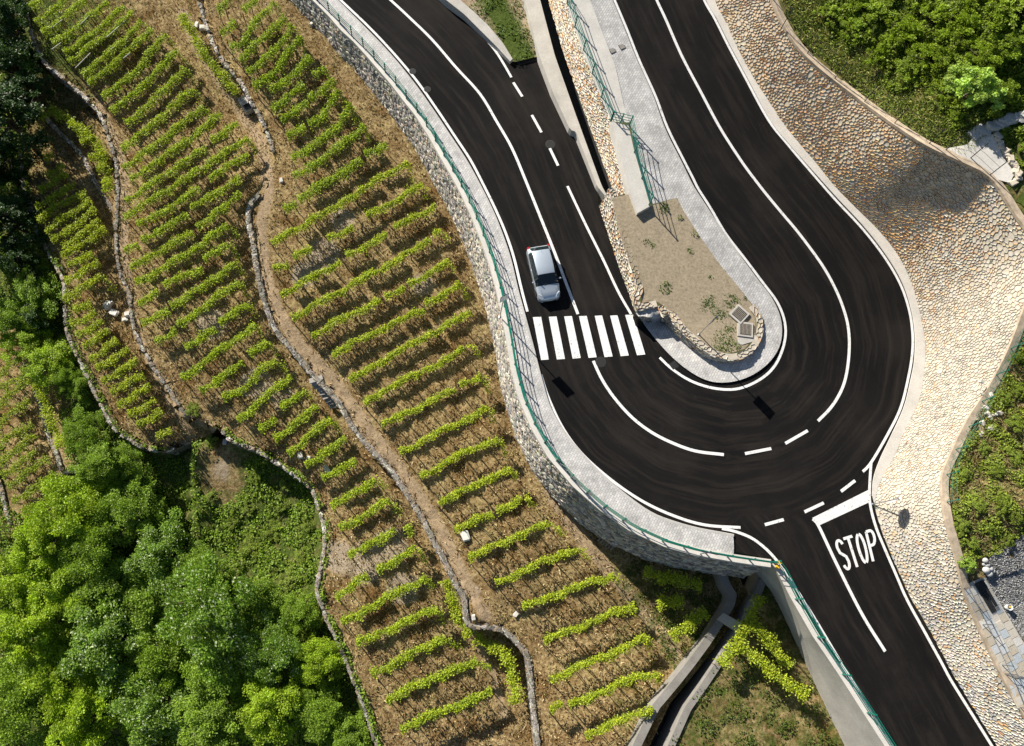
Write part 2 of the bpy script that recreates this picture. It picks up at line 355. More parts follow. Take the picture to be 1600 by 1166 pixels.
PLANT_EDGE = [(797, 96), (775, 72), (750, 47), (725, 22), (697, 0), (655, -40), (615, -85)]
RIGHT_EDGE = [(1060, -160), (1078, -85), (1104, 0), (1121, 30), (1141, 70), (1166, 117), (1204, 188), (1234, 226), (1266, 262), (1309, 310), (1351, 355), (1386, 400), (1411, 443), (1425, 487), (1430, 525), (1429, 562), (1424, 590), (1413, 635), (1393, 680), (1375, 718), (1365, 748), (1363, 775), (1369, 802), (1383, 845), (1403, 892), (1426, 940), (1454, 988), (1493, 1061), (1548, 1150), (1605, 1240)]
REV_BASE = [(1075, -160), (1093, -85), (1117, 0), (1132, 30), (1155, 80), (1180, 125), (1200, 156), (1222, 190), (1250, 225), (1278, 258), (1302, 288), (1330, 317), (1375, 362), (1407, 405), (1425, 445), (1437, 487), (1444, 525), (1446, 560), (1437, 624), (1417, 666), (1397, 714), (1378, 748), (1368, 778), (1370, 802), (1384, 845), (1404, 892), (1427, 940), (1455, 988), (1494, 1061), (1549, 1150), (1606, 1240)]
# base point, crest point above it, height of the crest over the base
REV = [((1093, -85), (1172, -120), 3.1), ((1117, 0), (1195, -30), 3.2), ((1180, 125), (1247, 72), 3.3), ((1250, 225), (1340, 152), 4.3), ((1330, 317), (1437, 220), 6.3), ((1375, 362), (1495, 248), 6.95), ((1407, 405), (1547, 276), 7.3), ((1425, 445), (1585, 330), 7.4), ((1437, 487), (1622, 400), 7.5), ((1446, 560), (1592, 510), 6.4), ((1437, 624), (1556, 590), 5.0), ((1417, 666), (1513, 658), 3.9), ((1397, 714), (1490, 705), 3.8), ((1378, 748), (1474, 748), 3.8), ((1370, 802), (1479, 808), 4.2), ((1404, 892), (1498, 878), 4.0), ((1427, 940), (1506, 916), 3.6), ((1455, 988), (1527, 971), 3.1), ((1494, 1061), (1572, 1065), 3.0), ((1549, 1150), (1625, 1155), 3.0), ((1606, 1240), (1682, 1245), 3.0)]
DIVIDE = [(760, -400), (857, 0), (950, 275), (960, 307), (994, 490)]

# ------------------------------------------------------------------ heights
def roadz(px, py):
    px = np.asarray(px, float); py = np.asarray(py, float)
    dv = np.array(DIVIDE); left = (py < 500) & (px < np.interp(py, dv[:, 1], dv[:, 0]))
    zl = -0.003 * (500 - py)
    zr = 1.0 + 0.0044 * (500 - py)
    ang = np.degrees(np.arctan2(np.maximum(py - 500, 0), px - 1120.0)); za = (180 - ang) / 180.0
    return np.where(py >= 500, za, np.where(left, zl, zr))
def rz(px, py): return float(roadz(np.array([px]), np.array([py]))[0])
def gz(py):                                       # the whole slope climbs a little towards the top of the picture
    return 1.4 * np.clip((500 - py) / 500.0, -0.2, 1.3)
def z_wall(py): return -4.6 + gz(py)
def drop1(py): return np.interp(py, [-100, 180, 235, 285, 340, 420, 900, 970, 1000], [1.2, 1.1, .35, .25, .9, 1.2, 1.3, 1.9, 2.0])
def z_l1(py): return -5.9 + gz(py)
def z_l1b(py): return z_l1(py) - drop1(py)
def z_l2(py): return -8.5 + gz(py)
def z_l2b(py): return -10.0 + gz(py)
def z_l3(py): return -10.9 + gz(py)
WB2 = WALL_BOT + CHAN_L[1:]
def shifted(poly, dx, dy): return [(a + dx, b + dy) for a, b in poly]
ZONE1 = L1 + shifted(WB2, 22, -6)[::-1]
ZONE2 = L2 + shifted(L1, 9, -3)[::-1]
i347 = L2.index((347, 673))
ZONE3 = [(-40, -90), (-30, 40)] + L3 + shifted(L2[:i347], 9, -2)[::-1]
def Tz(px, py):
    px = np.asarray(px, float); py = np.asarray(py, float)
    d0, _ = pdist(px, py, WB2); d1, _ = pdist(px, py, L1); d2, _ = pdist(px, py, L2); d3, _ = pdist(px, py, L3)
    a = inside(px, py, L1 + [(1300, 1240), (1300, -90)]); b = inside(px, py, L2 + [(900, 1240), (900, -90)])
    c = inside(px, py, ZONE3)
    t1 = d1 / (d0 + d1 + 1e-6); z1 = z_l1(py) + (z_wall(py) - z_l1(py)) * t1
    t2 = d2 / (d1 + d2 + 1e-6); z2 = z_l2(py) + (z_l1b(py) - z_l2(py)) * t2
    t3 = d3 / (d2 + d3 + 1e-6); z3 = z_l3(py) + (z_l2b(py) - z_l3(py)) * t3
    dn = np.minimum(d3, np.where(py > 640, d2, 1e9)); low = np.where(d3 < d2, z_l3(py), z_l2(py))
    zf = np.where(py > 690, np.where(px > 300, -10.3, -12.2), -12.6) + gz(py) - 0.013 * np.minimum(dn, 420)
    return np.where(a, z1, np.where(b, z2, np.where(c, z3, zf)))
_gx, _gy = np.arange(-460, 1400, 4.), np.arange(-160, 1330, 4.); _mx, _my = np.meshgrid(_gx, _gy, indexing='ij')
TGRID = Tz(_mx.ravel(), _my.ravel()).reshape(_mx.shape)
def T1(px, py): return float(TGRID[min(max(int(round((px + 460) / 4)), 0), len(_gx) - 1), min(max(int(round((py + 160) / 4)), 0), len(_gy) - 1)])
def at_ground(px, py, h, zf=T1):
    """the place on the slope whose point h metres up shows at this pixel"""
    z = zf(px, py) + h
    for _ in range(3):
        w = P(px, py, z); q = PR(np.array([w.x, w.y, z - h])); z = zf(float(q[0]), float(q[1])) + h
    w = P(px, py, z); return Vector((w.x, w.y, z - h))
CREST = [(c[0], c[1]) for _, c, _ in REV]
CREST_Z = np.array([rz(*b) + h for b, _, h in REV])
def crest_z(par):
    s = np.concatenate([[0], np.cumsum(np.linalg.norm(np.diff(np.array(CREST), axis=0), axis=1))]); s /= s[-1]
    return np.interp(par, s, CREST_Z)
def Hz(px, py):
    px = np.asarray(px, float); py = np.asarray(py, float); d, par = pdist(px, py, CREST)
    k = np.interp(py, [-100, 350, 600, 800, 860], [0.016, 0.012, 0.010, 0.006, 0.0])
    return crest_z(par) + k * np.minimum(d, 400) - 0.12
def H1(px, py): return float(Hz(np.array([px]), np.array([py]))[0])
def bedz(px, py): return 1.15 + np.maximum(0, 500 - np.asarray(py, float)) * 0.0044

# ------------------------------------------------------------------ ground sheets
bmw = MB(); bmw.add([(-1500, -1500, -30), (1500, -1500, -30), (1500, 1500, -30), (-1500, 1500, -30)], [(0, 1, 2, 3)])
tag(bmw.build('ground', 'valley'), 'wide valley floor far below the vineyard slope', 'ground', kind='structure')

PATH1 = [(285, 20), (310, 75), (345, 125), (380, 180), (408, 220), (416, 260), (420, 300), (408, 350), (412, 410), (424, 460), (445, 505), (475, 545), (520, 590), (555, 640), (600, 700), (650, 765), (690, 830), (720, 890), (745, 940), (760, 965)]
PATH2 = [(440, 500), (452, 530), (480, 560), (505, 590), (530, 630), (560, 670), (600, 720), (640, 775), (680, 850), (705, 900), (725, 950), (745, 1000), (770, 1050), (790, 1120)]
PATH3 = [(200, 470), (215, 520), (240, 580), (270, 640), (300, 680)]
PATH4 = [(150, 150), (178, 215), (196, 260), (196, 330), (194, 400), (205, 460)]
PATH5 = [(860, 770), (900, 830), (950, 890), (1000, 950), (1050, 1010), (1080, 1060)]
def mask1(px, py):
    d1 = pdist(px, py, PATH1)[0]; d2 = pdist(px, py, PATH2)[0]; d5 = pdist(px, py, PATH5)[0]
    d3 = np.minimum(pdist(px, py, PATH3)[0], pdist(px, py, PATH4)[0]); dl = np.minimum(pdist(px, py, L2)[0], pdist(px, py, L3)[0])
    path = np.maximum.reduce([np.clip(.92 - d1 / 21, 0, .8), np.clip(.8 - d2 / 18, 0, .7), np.clip(0.95 - d3 / 12, 0, 1), np.clip(1.1 - d5 / 17, 0, .85), np.clip(.75 - dl / 22, 0, .7)])
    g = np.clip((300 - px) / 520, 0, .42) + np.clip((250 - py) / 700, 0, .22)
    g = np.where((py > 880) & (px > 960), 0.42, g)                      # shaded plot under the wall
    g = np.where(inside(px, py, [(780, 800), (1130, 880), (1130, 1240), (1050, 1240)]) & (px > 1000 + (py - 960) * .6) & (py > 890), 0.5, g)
    soil = np.zeros_like(px)
    for x, y, r in ((535, 345, 30), (505, 400, 40), (660, 445, 28), (475, 430, 30), (570, 880, 50), (610, 850, 40), (400, 600, 40), (440, 620, 30), (330, 505, 40), (530, 870, 40), (480, 560, 20), (720, 920, 25), (630, 920, 40), (740, 925, 18)):
        soil = np.maximum(soil, np.clip(1.15 - np.hypot(px - x, py - y) / r, 0, .9))
    return np.stack([path, np.clip(g, 0, 1), soil], 1)
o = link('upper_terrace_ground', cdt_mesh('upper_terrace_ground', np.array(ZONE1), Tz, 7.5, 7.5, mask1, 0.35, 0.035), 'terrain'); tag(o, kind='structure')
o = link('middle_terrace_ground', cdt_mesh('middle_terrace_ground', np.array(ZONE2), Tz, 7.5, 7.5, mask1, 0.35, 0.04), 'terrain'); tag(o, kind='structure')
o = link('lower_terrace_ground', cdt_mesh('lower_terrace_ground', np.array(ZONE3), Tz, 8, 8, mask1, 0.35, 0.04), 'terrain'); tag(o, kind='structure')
ZONEF = [(-420, -90), (-30, -90), (-30, 40)] + shifted(L3[:-1], 9, -3) + shifted(L2[i347:], 9, -4) + [(610, 1320), (-420, 1320)]
def maskf(px, py):
    g = np.full_like(px, 0.62)
    d = pdist(px, py, [(30, 560), (45, 640), (60, 700), (70, 760), (60, 800)])[0]
    v4 = np.clip(1.4 - d / 55, 0, 1); g = g - 0.45 * v4
    d2 = np.hypot((px - 345) / 1.0, (py - 735) / 1.5); g = g - 0.3 * np.clip(1.2 - d2 / 40, 0, 1)
    path = np.clip(.9 - pdist(px, py, [(62, 600), (78, 660), (95, 725), (100, 760)])[0] / 12, 0, .9)
    soil = np.clip(.8 - d2 / 40, 0, .6)
    return np.stack([path, g, soil], 1)
o = link('wooded_slope_ground', cdt_mesh('wooded_slope_ground', np.array(ZONEF), Tz, 12, 12, maskf, 0.35, 0.05), 'terrain'); tag(o, kind='structure')
# plot right of the channel
ZC = CHAN_R + shifted(ARM_BOT, 22, 2)[::-1]
def z_plot(px, py): return np.full_like(np.asarray(px, float), -3.9)
def mask_c(px, py): return np.stack([np.zeros_like(px), np.full_like(px, .5), np.full_like(px, .3)], 1)
o = link('channel_plot_ground', cdt_mesh('channel_plot_ground', np.array(ZC), z_plot, 8, 8, mask_c, .35, .04), 'terrain'); tag(o, kind='structure')
# hillside above the stone revetment
ZH = CREST + [(2000, 1245), (2000, -420), (1172, -420)]
def mask_h(px, py):
    g = np.where(py < 400, 0.75, 0.42); g = np.where((py < 400) & (pdist(px, py, CREST)[0] < 70), 0.55, g)
    soil = np.where(py > 500, 0.35, 0.1) + 0.4 * np.clip(1 - np.hypot(px - 1520, py - 665) / 40, 0, 1)
    return np.stack([np.clip(.5 - pdist(px, py, CREST)[0] / 40, 0, .4), g, np.clip(soil, 0, .9)], 1)
o = link('upper_hillside', cdt_mesh('upper_hillside', np.array(ZH), Hz, 10, 10, mask_h, .35, .05), 'terrain'); tag(o, kind='structure')

# ------------------------------------------------------------------ road
road_poly = spline(LEFT_KERB, 8).tolist() + [(1147, 862), (1206, 874)] + shifted(ARM_TOP[1:], 3, -1) + [(1605, 1240)] + spline(RIGHT_EDGE, 10)[::-1].tolist()[1:] + spline(ISL_KERB, 8).tolist() + MED_EDGE + PLANT_EDGE
# the part above the frame: keep the outline simple
road_poly = [p for p in road_poly if p[1] > -84 or p[1] <= -84 and p[1] > -1000]
def clip_top(pl, y=-85): return [(a, max(b, y)) for a, b in pl]
AXIS = [(565, -40), (610, 0), (675, 62), (750, 147), (800, 232), (843, 336), (885, 444), (905, 500), (940, 592), (987, 652), (1050, 692), (1131, 712), (1205, 703), (1262, 675), (1316, 607), (1327, 540), (1306, 453), (1250, 367), (1155, 247), (1065, 87), (1026, 0), (1000, -60)]
AXIS2 = [(1230, 760), (1275, 815), (1307, 881), (1347, 960), (1383, 1018), (1480, 1200)]
def road_uv(px, py):
    def lat(ax):
        d, par = pdist(px, py, ax); q = np.array(ax); L = np.linalg.norm(np.diff(q, axis=0), axis=1).sum() / 24; s = np.interp(par, np.linspace(0, 1, 200), np.linspace(0, 1, 200))
        i = np.clip((par * (len(q) - 1)).astype(int), 0, len(q) - 2); return d / 24, par * L
    a, s = lat(AXIS); b, t = lat(AXIS2); k = (b < a) & (py > 800)
    nx = np.where(px < 1100, 1, -1)
    return np.stack([np.where(k, b + 20, a), np.where(k, t + 60, s), np.zeros_like(px)], 1)
road_me = cdt_mesh('road', np.array(clip_top(road_poly)), roadz, 11, 9, road_uv, .25)
road = tag(link('road', road_me, 'asphalt'), 'black asphalt hairpin road with white markings', 'road', kind='structure')
_v = [v.co.copy() for v in road_me.vertices]; _f = [tuple(p.vertices) for p in road_me.polygons]
ROADBVH = BVHTree.FromPolygons(_v, _f)
def on_road(x, y, lift=0.008):
    h = ROADBVH.ray_cast(Vector((x, y, 30)), Vector((0, 0, -1)))
    return h[0].z + lift if h[0] is not None else None
def ribbon_pts(W, w0, w1):
    """two edges at signed offsets w0,w1 (left of travel is positive) of a world line"""
    W = np.asarray(W)[:, :2]; d = np.gradient(W, axis=0); d /= np.linalg.norm(d, axis=1)[:, None] + 1e-9; n = np.stack([-d[:, 1], d[:, 0]], 1)
    return W + n * w0, W + n * w1
def marking(name, pts, width=0.17, smooth=True, label=None):
    q = spline(pts, 8) if smooth and len(pts) > 2 else resample(pts, 8)
    W = Pn(q[:, 0], q[:, 1], roadz(q[:, 0], q[:, 1])); W = resample(W, 0.3)
    a, b = ribbon_pts(W, width / 2, -width / 2); n = len(a); V = []
    for k in range(n):
        for e in (a[k], b[k]):
            z = on_road(e[0], e[1], 0.009); V.append((e[0], e[1], z if z is not None else W[k][2] + 0.009))
    F = np.array([(2 * i, 2 * i + 1, 2 * i + 3, 2 * i + 2) for i in range(n - 1)])
    o = link(name, mesh_np(name, V, F), 'road_paint', road)
    if label: o['label'] = label
    return o
LINE_LEFT = [(440, -95), (485, -45), (532, 0), (575, 41), (612, 80), (650, 125), (682, 170), (712, 215), (735, 250), (756, 290), (775, 329), (790, 364), (803, 403), (815, 453), (824, 487)]
marking('edge_line', LINE_LEFT[1:])
marking('edge_line', [(845, 585), (857, 622), (880, 670), (910, 710), (955, 750), (1005, 784), (1055, 807), (1102, 820.5), (1157, 824.5)])
marking('edge_line', [(1128, 826), (1150, 831), (1178, 843), (1206, 867), (1229, 898), (1262, 949), (1291, 997), (1319, 1044), (1333, 1067), (1385, 1150), (1425, 1215)])
marking('edge_line', [(655, -38), (692, 0), (725, 27), (750, 52), (772, 77), (787, 100), (799, 121)])
for a, b in (((802, 129), (816, 151)), ((831, 180), (846, 207)), ((859, 232), (872, 259)), ((1164, 709), (1205, 701)), ((1227, 693), (1262, 673)), ((1195, 820), (1224.5, 812)), ((1257, 800), (1287, 786)), ((1314, 768), (1336, 751))):
    marking('lane_dash', [a, b], 0.19)
marking('edge_line', [(886.6, 291), (915, 351), (942, 405), (966, 456), (986, 491)])
marking('centre_line', [(565, -40), (610, 0), (637, 25), (675, 62), (712, 105), (750, 147), (776, 190), (800, 232), (822, 284), (843, 336), (867, 396), (885, 444), (903, 491)], 0.19)
marking('centre_line', [(927, 564), (940, 592), (960, 622), (987, 652), (1017, 675), (1050, 692), (1087, 705), (1131, 710.5)], 0.19)
marking('centre_line', [(1278, 658), (1299, 636), (1316, 607), (1324, 576), (1327, 540), (1325, 510), (1318, 483), (1306, 453), (1285, 415), (1250, 367), (1225, 337), (1200, 307), (1175, 275), (1155, 247), (1125, 200), (1095, 144), (1065, 87), (1040, 30), (1026, 0), (1008, -45)], 0.19)
marking('edge_line', [(1083, -50), (1100, 0), (1117, 30), (1137, 70), (1162, 117), (1200, 187), (1230, 225), (1263, 264), (1305, 312), (1347, 357), (1382, 402), (1407, 445), (1421, 487), (1426, 525), (1425, 555), (1420, 586), (1408, 635), (1389, 675), (1361, 723), (1348, 737)])
marking('edge_line', [(1361, 723), (1359, 754), (1359, 785), (1368, 822), (1383, 859), (1400, 898), (1417, 937), (1445, 988), (1473, 1039), (1487, 1065), (1540, 1150), (1580, 1215)])
isl_line = ZM(780, 270, 3.33, [(835, 962), (900, 1022), (1000, 1085), (1120, 1122), (1240, 1125), (1350, 1080), (1430, 1010), (1480, 900), (1488, 790), (1450, 680), (1370, 570), (1280, 450), (1180, 320), (1100, 185), (1030, 75)]) + [(1085, 283), (1068, 250), (1043, 200), (1024, 150), (999, 95), (979, 45), (960, 0), (942, -42)]
marking('edge_line', isl_line)
marking('centre_line', [(1270, 811), (1279, 822), (1307, 881), (1347, 960), (1383, 1018)], 0.19)
def quad_mark(name, pts):
    V = []
    n = 6; a, b, c, d = [np.array(p, float) for p in pts]
    for i in range(n + 1):
        for j in range(n + 1):
            s, t = i / n, j / n; q = (a * (1 - s) + b * s) * (1 - t) + (d * (1 - s) + c * s) * t
            w = P(q[0], q[1], rz(*q)); z = on_road(w.x, w.y, 0.009); V.append((w.x, w.y, z if z is not None else w.z + .009))
    F = np.array([(i * (n + 1) + j, i * (n + 1) + j + 1, (i + 1) * (n + 1) + j + 1, (i + 1) * (n + 1) + j) for i in range(n) for j in range(n)])
    return link(name, mesh_np(name, V, F), 'road_paint', road)
for q in (((175, 752), (218, 750), (258, 972), (218, 975)), ((258, 750), (298, 748), (342, 969), (300, 972)), ((338, 748), (378, 746), (424, 964), (382, 968)), ((415, 747), (455, 745), (507, 960), (465, 964)), ((497, 745), (535, 743), (590, 956), (548, 960)), ((577, 744), (615, 742), (674, 951), (632, 955)), ((655, 740), (697, 739), (760, 946), (717, 950))):
    quad_mark('crosswalk_stripe', ZM(780, 270, 3.33, q))
quad_mark('stop_line', [(1269, 809.5), (1358, 765), (1360, 784), (1279, 821.5)])
# STOP lettering: strokes in a unit box (x right, y down), mapped on the road between four corners
def letter_map(u, v):
    TL, TR, BL, BR = np.array((1302, 845.)), np.array((1366, 825.)), np.array((1320, 893.)), np.array((1376, 873.))
    q = (TL * (1 - u) + TR * u) * (1 - v) + (BL * (1 - u) + BR * u) * v
    return q
def arc(cx, cy, rx, ry, a0, a1, n=14): return [(cx + rx * math.cos(math.radians(a0 + (a1 - a0) * i / n)), cy + ry * math.sin(math.radians(a0 + (a1 - a0) * i / n))) for i in range(n + 1)]
S_ST = [arc(.105, .26, .075, .22, -20, -180, 10) + [(.03, .26), (.05, .42), (.105, .5), (.16, .58), (.18, .74)] + arc(.105, .74, .075, .22, 0, 160, 10)]
T_ST = [[(.235, .04), (.455, .04)], [(.345, .04), (.345, 1.0)]]
O_ST = [arc(.60, .5, .085, .46, -84, 84, 18), arc(.60, .5, .085, .46, 96, 264, 18)]
P_ST = [[(.79, 1.0), (.79, .04)], [(.79, .04), (.87, .04)] + arc(.88, .27, .075, .23, -90, 90, 10) + [(.79, .5)]]
for strokes in (S_ST, T_ST, O_ST, P_ST):
    VV = []; FF = []
    for st in strokes:
        q = np.array([letter_map(*p) for p in st]); W = Pn(q[:, 0], q[:, 1], roadz(q[:, 0], q[:, 1]))
        # stroke is wider across the lane than along it, like stretched road lettering
        W2 = W[:, :2]; d = np.gradient(W2, axis=0); d /= np.linalg.norm(d, axis=1)[:, None] + 1e-9
        n = np.stack([-d[:, 1], d[:, 0]], 1) * 0.085
        o0 = len(VV)
        for k in range(len(W2)):
            for s in (1, -1):
                e = W2[k] + n[k] * s; z = on_road(e[0], e[1], 0.009); VV.append((e[0], e[1], (z if z is not None else W[k][2]) + 0.0005 * len(FF) / 20))
        FF += [(o0 + 2 * i, o0 + 2 * i + 1, o0 + 2 * i + 3, o0 + 2 * i + 2) for i in range(len(W2) - 1)]
    link('painted_letter', mesh_np('painted_letter', VV, np.array(FF)), 'road_paint', road)
def cover(name, px, py, r, parent=None, square=False, lift=.012, zf=rz, rot=0.):
    w = P(px, py, zf(px, py)); z = (on_road(w.x, w.y) or w.z) if zf is rz else w.z
    e = empty(name, (w.x, w.y, z + lift - .008), rot); m = MB()
    if square: m.box((0, 0, 0), (2 * r, 2 * r, .02)); m2 = MB(); [m2.box((-r * .8 + i * r * .32, 0, .012), (r * .16, r * 1.6, .014)) for i in range(6)]
    else: m.lathe([(r, -.008), (r, .008), (r * .93, .012)], 20); m2 = MB(); [m2.box(((i - 3) * r * .24, 0, .014), (r * .1, r * 1.6 * math.sqrt(max(.05, 1 - ((i - 3) * .28) ** 2)), .012)) for i in range(7)]
    m.build('frame', 'cover_iron', e); m2.build('grille', 'dark_steel' if square else 'cover_iron', e); return e
tag(cover('manhole_cover', 860, 226, .36), 'round manhole cover in left lane beside the short dashes', 'manhole')
tag(cover('manhole_cover', 939, 566, .36), 'round manhole cover just below the zebra crossing', 'manhole')
tag(cover('manhole_cover', 645, 112, .26), 'upper of two small drain covers by left edge line', 'manhole')
tag(cover('manhole_cover', 668, 140, .26), 'lower of two small drain covers by left edge line', 'manhole')
tag(cover('drain_grate', 1053, 571, .24, square=True, rot=.6), 'small square drain grate at the kerb of the island tip', 'drain')

# ------------------------------------------------------------------ pavements and kerbs
KH = 0.13
def kerb(name, pts, side, label, w=0.16):
    q = spline(pts, 8); W = Pn(q[:, 0], q[:, 1], roadz(q[:, 0], q[:, 1])); W = resample(W, .4); a, b = ribbon_pts(W, 0, side * w); V = []
    for k in range(len(a)):
        z = W[k][2]; V += [(a[k][0], a[k][1], z - .1), (a[k][0], a[k][1], z + KH - .015), (a[k][0] * .85 + b[k][0] * .15, a[k][1] * .85 + b[k][1] * .15, z + KH + .004), (b[k][0], b[k][1], z + KH + .004)]
    F = np.array([(4 * i + j, 4 * i + j + 1, 4 * i + j + 5, 4 * i + j + 4) for i in range(len(a) - 1) for j in range(3)])
    root_ = tag(empty(name), label, 'kerb', kind='structure'); Vn = np.array(V).reshape(-1, 4, 3); st_ = 3
    for i in range(0, len(Vn) - 1, st_):
        blk = Vn[i:i + st_ + 1].copy()
        if len(blk) < 2: continue
        blk[0] = blk[0] * .98 + blk[1] * .02; blk[-1] = blk[-1] * .98 + blk[-2] * .02; blk[:, :, 2] += rng.uniform(-.004, .004); m_ = len(blk)
        F_ = [(4 * a + j, 4 * a + j + 1, 4 * a + j + 5, 4 * a + j + 4) for a in range(m_ - 1) for j in range(3)] + [(0, 1, 2, 3), (4 * m_ - 1, 4 * m_ - 2, 4 * m_ - 3, 4 * m_ - 4)]
        o_ = blk[0, 0].copy(); link('kerb_stone', mesh_np('kerb_stone', blk.reshape(-1, 3) - o_, np.array(F_)), 'kerb_concrete', root_, Vector(o_))
    return root_
kerb('kerb', LEFT_KERB, 1 if False else -1, 'grey kerb along the outer pavement of the bend')
kerb('kerb', ISL_KERB[1:], -1, 'grey kerb round the island pavement')
def z_pave(px, py): return roadz(px, py) + KH
def z_pave_r(px, py):
    py = np.asarray(py, float); ang = np.degrees(np.arctan2(np.maximum(py - 500, 0), np.asarray(px, float) - 1120.0)); za = (180 - ang) / 180.0
    return np.where(py >= 500, za, 1.0 + .0044 * (500 - py)) + KH
fl = spline(FENCE_L, 8)
pave_l = spline(LEFT_KERB, 8).tolist() + [(1147, 864)] + [tuple(p) for p in shifted(fl.tolist(), 3, -1)[::-1] if p[0] < 1147]
o = link('pavement', cdt_mesh('pavement', np.array(pave_l), z_pave, 10, 8, None, .2), 'paving'); tag(o, 'pale block pavement along the outer edge of the bend', 'pavement', kind='structure')
ISL_BASE = ZM(780, 270, 3.33, [(520, 180), (560, 300), (620, 480), (710, 725), (820, 702), (845, 750), (900, 830), (970, 893), (1080, 968), (1200, 990), (1300, 952), (1358, 865), (1362, 760), (1320, 690)])
ISL_RIGHT = ZM(780, 270, 3.33, [(1320, 690), (1250, 600), (1150, 480), (1050, 340), (960, 200), (925, 130)])
STRIP_R = [(900, -60), (922, 0), (940, 47), (962, 105), (975, 165), (984, 192), (992, 235), (1004, 280), (1016, 320)]
pave_i = spline(ISL_KERB[2:], 8).tolist() + [(993, 489)] + ISL_BASE[3:] + ISL_RIGHT[1:] + STRIP_R[::-1][:-1]
o = link('pavement', cdt_mesh('pavement', np.array(pave_i), z_pave_r, 9, 7, None, .2), 'paving'); tag(o, 'grey block pavement wrapping the central island', 'pavement', kind='structure')
GUT = spline(REV_BASE, 8)
gut_poly = spline(RIGHT_EDGE[1:], 8).tolist(); gut_poly = [p for p in gut_poly if p[1] < 785] + [p for p in GUT.tolist()[::-1] if p[1] < 790 and p[1] > -86]
def z_gut(px, py): return roadz(px, py) + .07
o = link('gutter', cdt_mesh('gutter', np.array(gut_poly), z_gut, 8, 7, None, .1), 'concrete_light'); tag(o, 'pale concrete strip at the foot of the stone slope', 'gutter', kind='structure')
def vertical_edge(name, pts, zf, h, mat, parent=None):
    q = spline(pts, 8); z = zf(q[:, 0], q[:, 1]); W = Pn(q[:, 0], q[:, 1], z); V = np.vstack([W, W - np.array([0, 0, h])]); n = len(W)
    return link(name, mesh_np(name, V, np.array([(i, i + 1, n + i + 1, n + i) for i in range(n - 1)])), mat, parent)
vertical_edge('gutter_face', [p for p in RIGHT_EDGE[1:] if p[1] < 785], z_gut, .2, 'concrete_light', o)
# ------------------------------------------------------------------ rubble stone faces
def pal(cols, w):
    w = np.array(w, float); w /= w.sum(); cols = np.array(cols)
    def pick(n, k=.13):
        i = rng.choice(len(cols), n, p=w); return np.clip(cols[i] * rng.uniform(1 - k * 2, 1 + k * 2, (n, 1)) * rng.uniform(1 - k * .5, 1 + k * .5, (n, 3)), .01, .85)
    return pick
PAL_OCHRE = pal([(.60, .35, .11), (.62, .44, .21), (.62, .51, .34), (.44, .40, .34), (.36, .16, .04), (.32, .32, .32)], [4.4, 4, 3.4, 1.4, 1.5, .8])
PAL_PALE = pal([(.56, .535, .48), (.45, .445, .435), (.62, .60, .55), (.31, .33, .36), (.47, .28, .10), (.54, .45, .31)], [4, 3.4, 4, 2.2, .8, 1.4])
PAL_GREY = pal([(.38, .35, .30), (.27, .26, .25), (.50, .465, .40), (.17, .165, .16), (.36, .29, .20)], [4, 3, 3.4, 1.6, 1])
PAL_ISL = pal([(.55, .43, .28), (.60, .56, .48), (.44, .42, .39), (.45, .24, .09), (.64, .60, .52), (.22, .21, .2)], [3, 4, 2, 1.6, 3, .8])
class Ruled:
    """surface between two matched world lines, u along, v from bottom to top"""
    def __init__(s, A, B, n=400):
        s.A = s._r(A, n); s.B = s._r(B, n); s.n = n
        s.L = np.linalg.norm(np.diff((s.A + s.B) / 2, axis=0), axis=1).sum(); s.Hh = np.linalg.norm(s.B - s.A, axis=1).mean()
    @staticmethod
    def _r(A, n):
        A = np.asarray(A, float)
        return np.stack([np.interp(np.linspace(0, 1, n), np.linspace(0, 1, len(A)), A[:, k]) for k in range(3)], 1)
    def pt(s, u, v):
        u = np.clip(np.asarray(u, float), 0, 1) * (s.n - 1); v = np.clip(np.asarray(v, float), 0, 1)[..., None]
        i = np.minimum(u.astype(int), s.n - 2); f = (u - i)[..., None]
        return (s.A[i] * (1 - f) + s.A[i + 1] * f) * (1 - v) + (s.B[i] * (1 - f) + s.B[i + 1] * f) * v
    def nrm(s, u, v, flip=1):
        e = 2e-3; a = s.pt(u + e, v) - s.pt(np.asarray(u) - e, v); b = s.pt(u, np.asarray(v) * 0 + .9) - s.pt(u, np.asarray(v) * 0 + .1)
        n = np.cross(a, b); return flip * n / (np.linalg.norm(n, axis=-1, keepdims=True) + 1e-9)
    def sheet(s, nu, nv):
        u, v = np.meshgrid(np.linspace(0, 1, nu), np.linspace(0, 1, nv), indexing='ij'); V = s.pt(u.ravel(), v.ravel())
        F = np.array([(i * nv + j, (i + 1) * nv + j, (i + 1) * nv + j + 1, i * nv + j + 1) for i in range(nu - 1) for j in range(nv - 1)]); return V, F
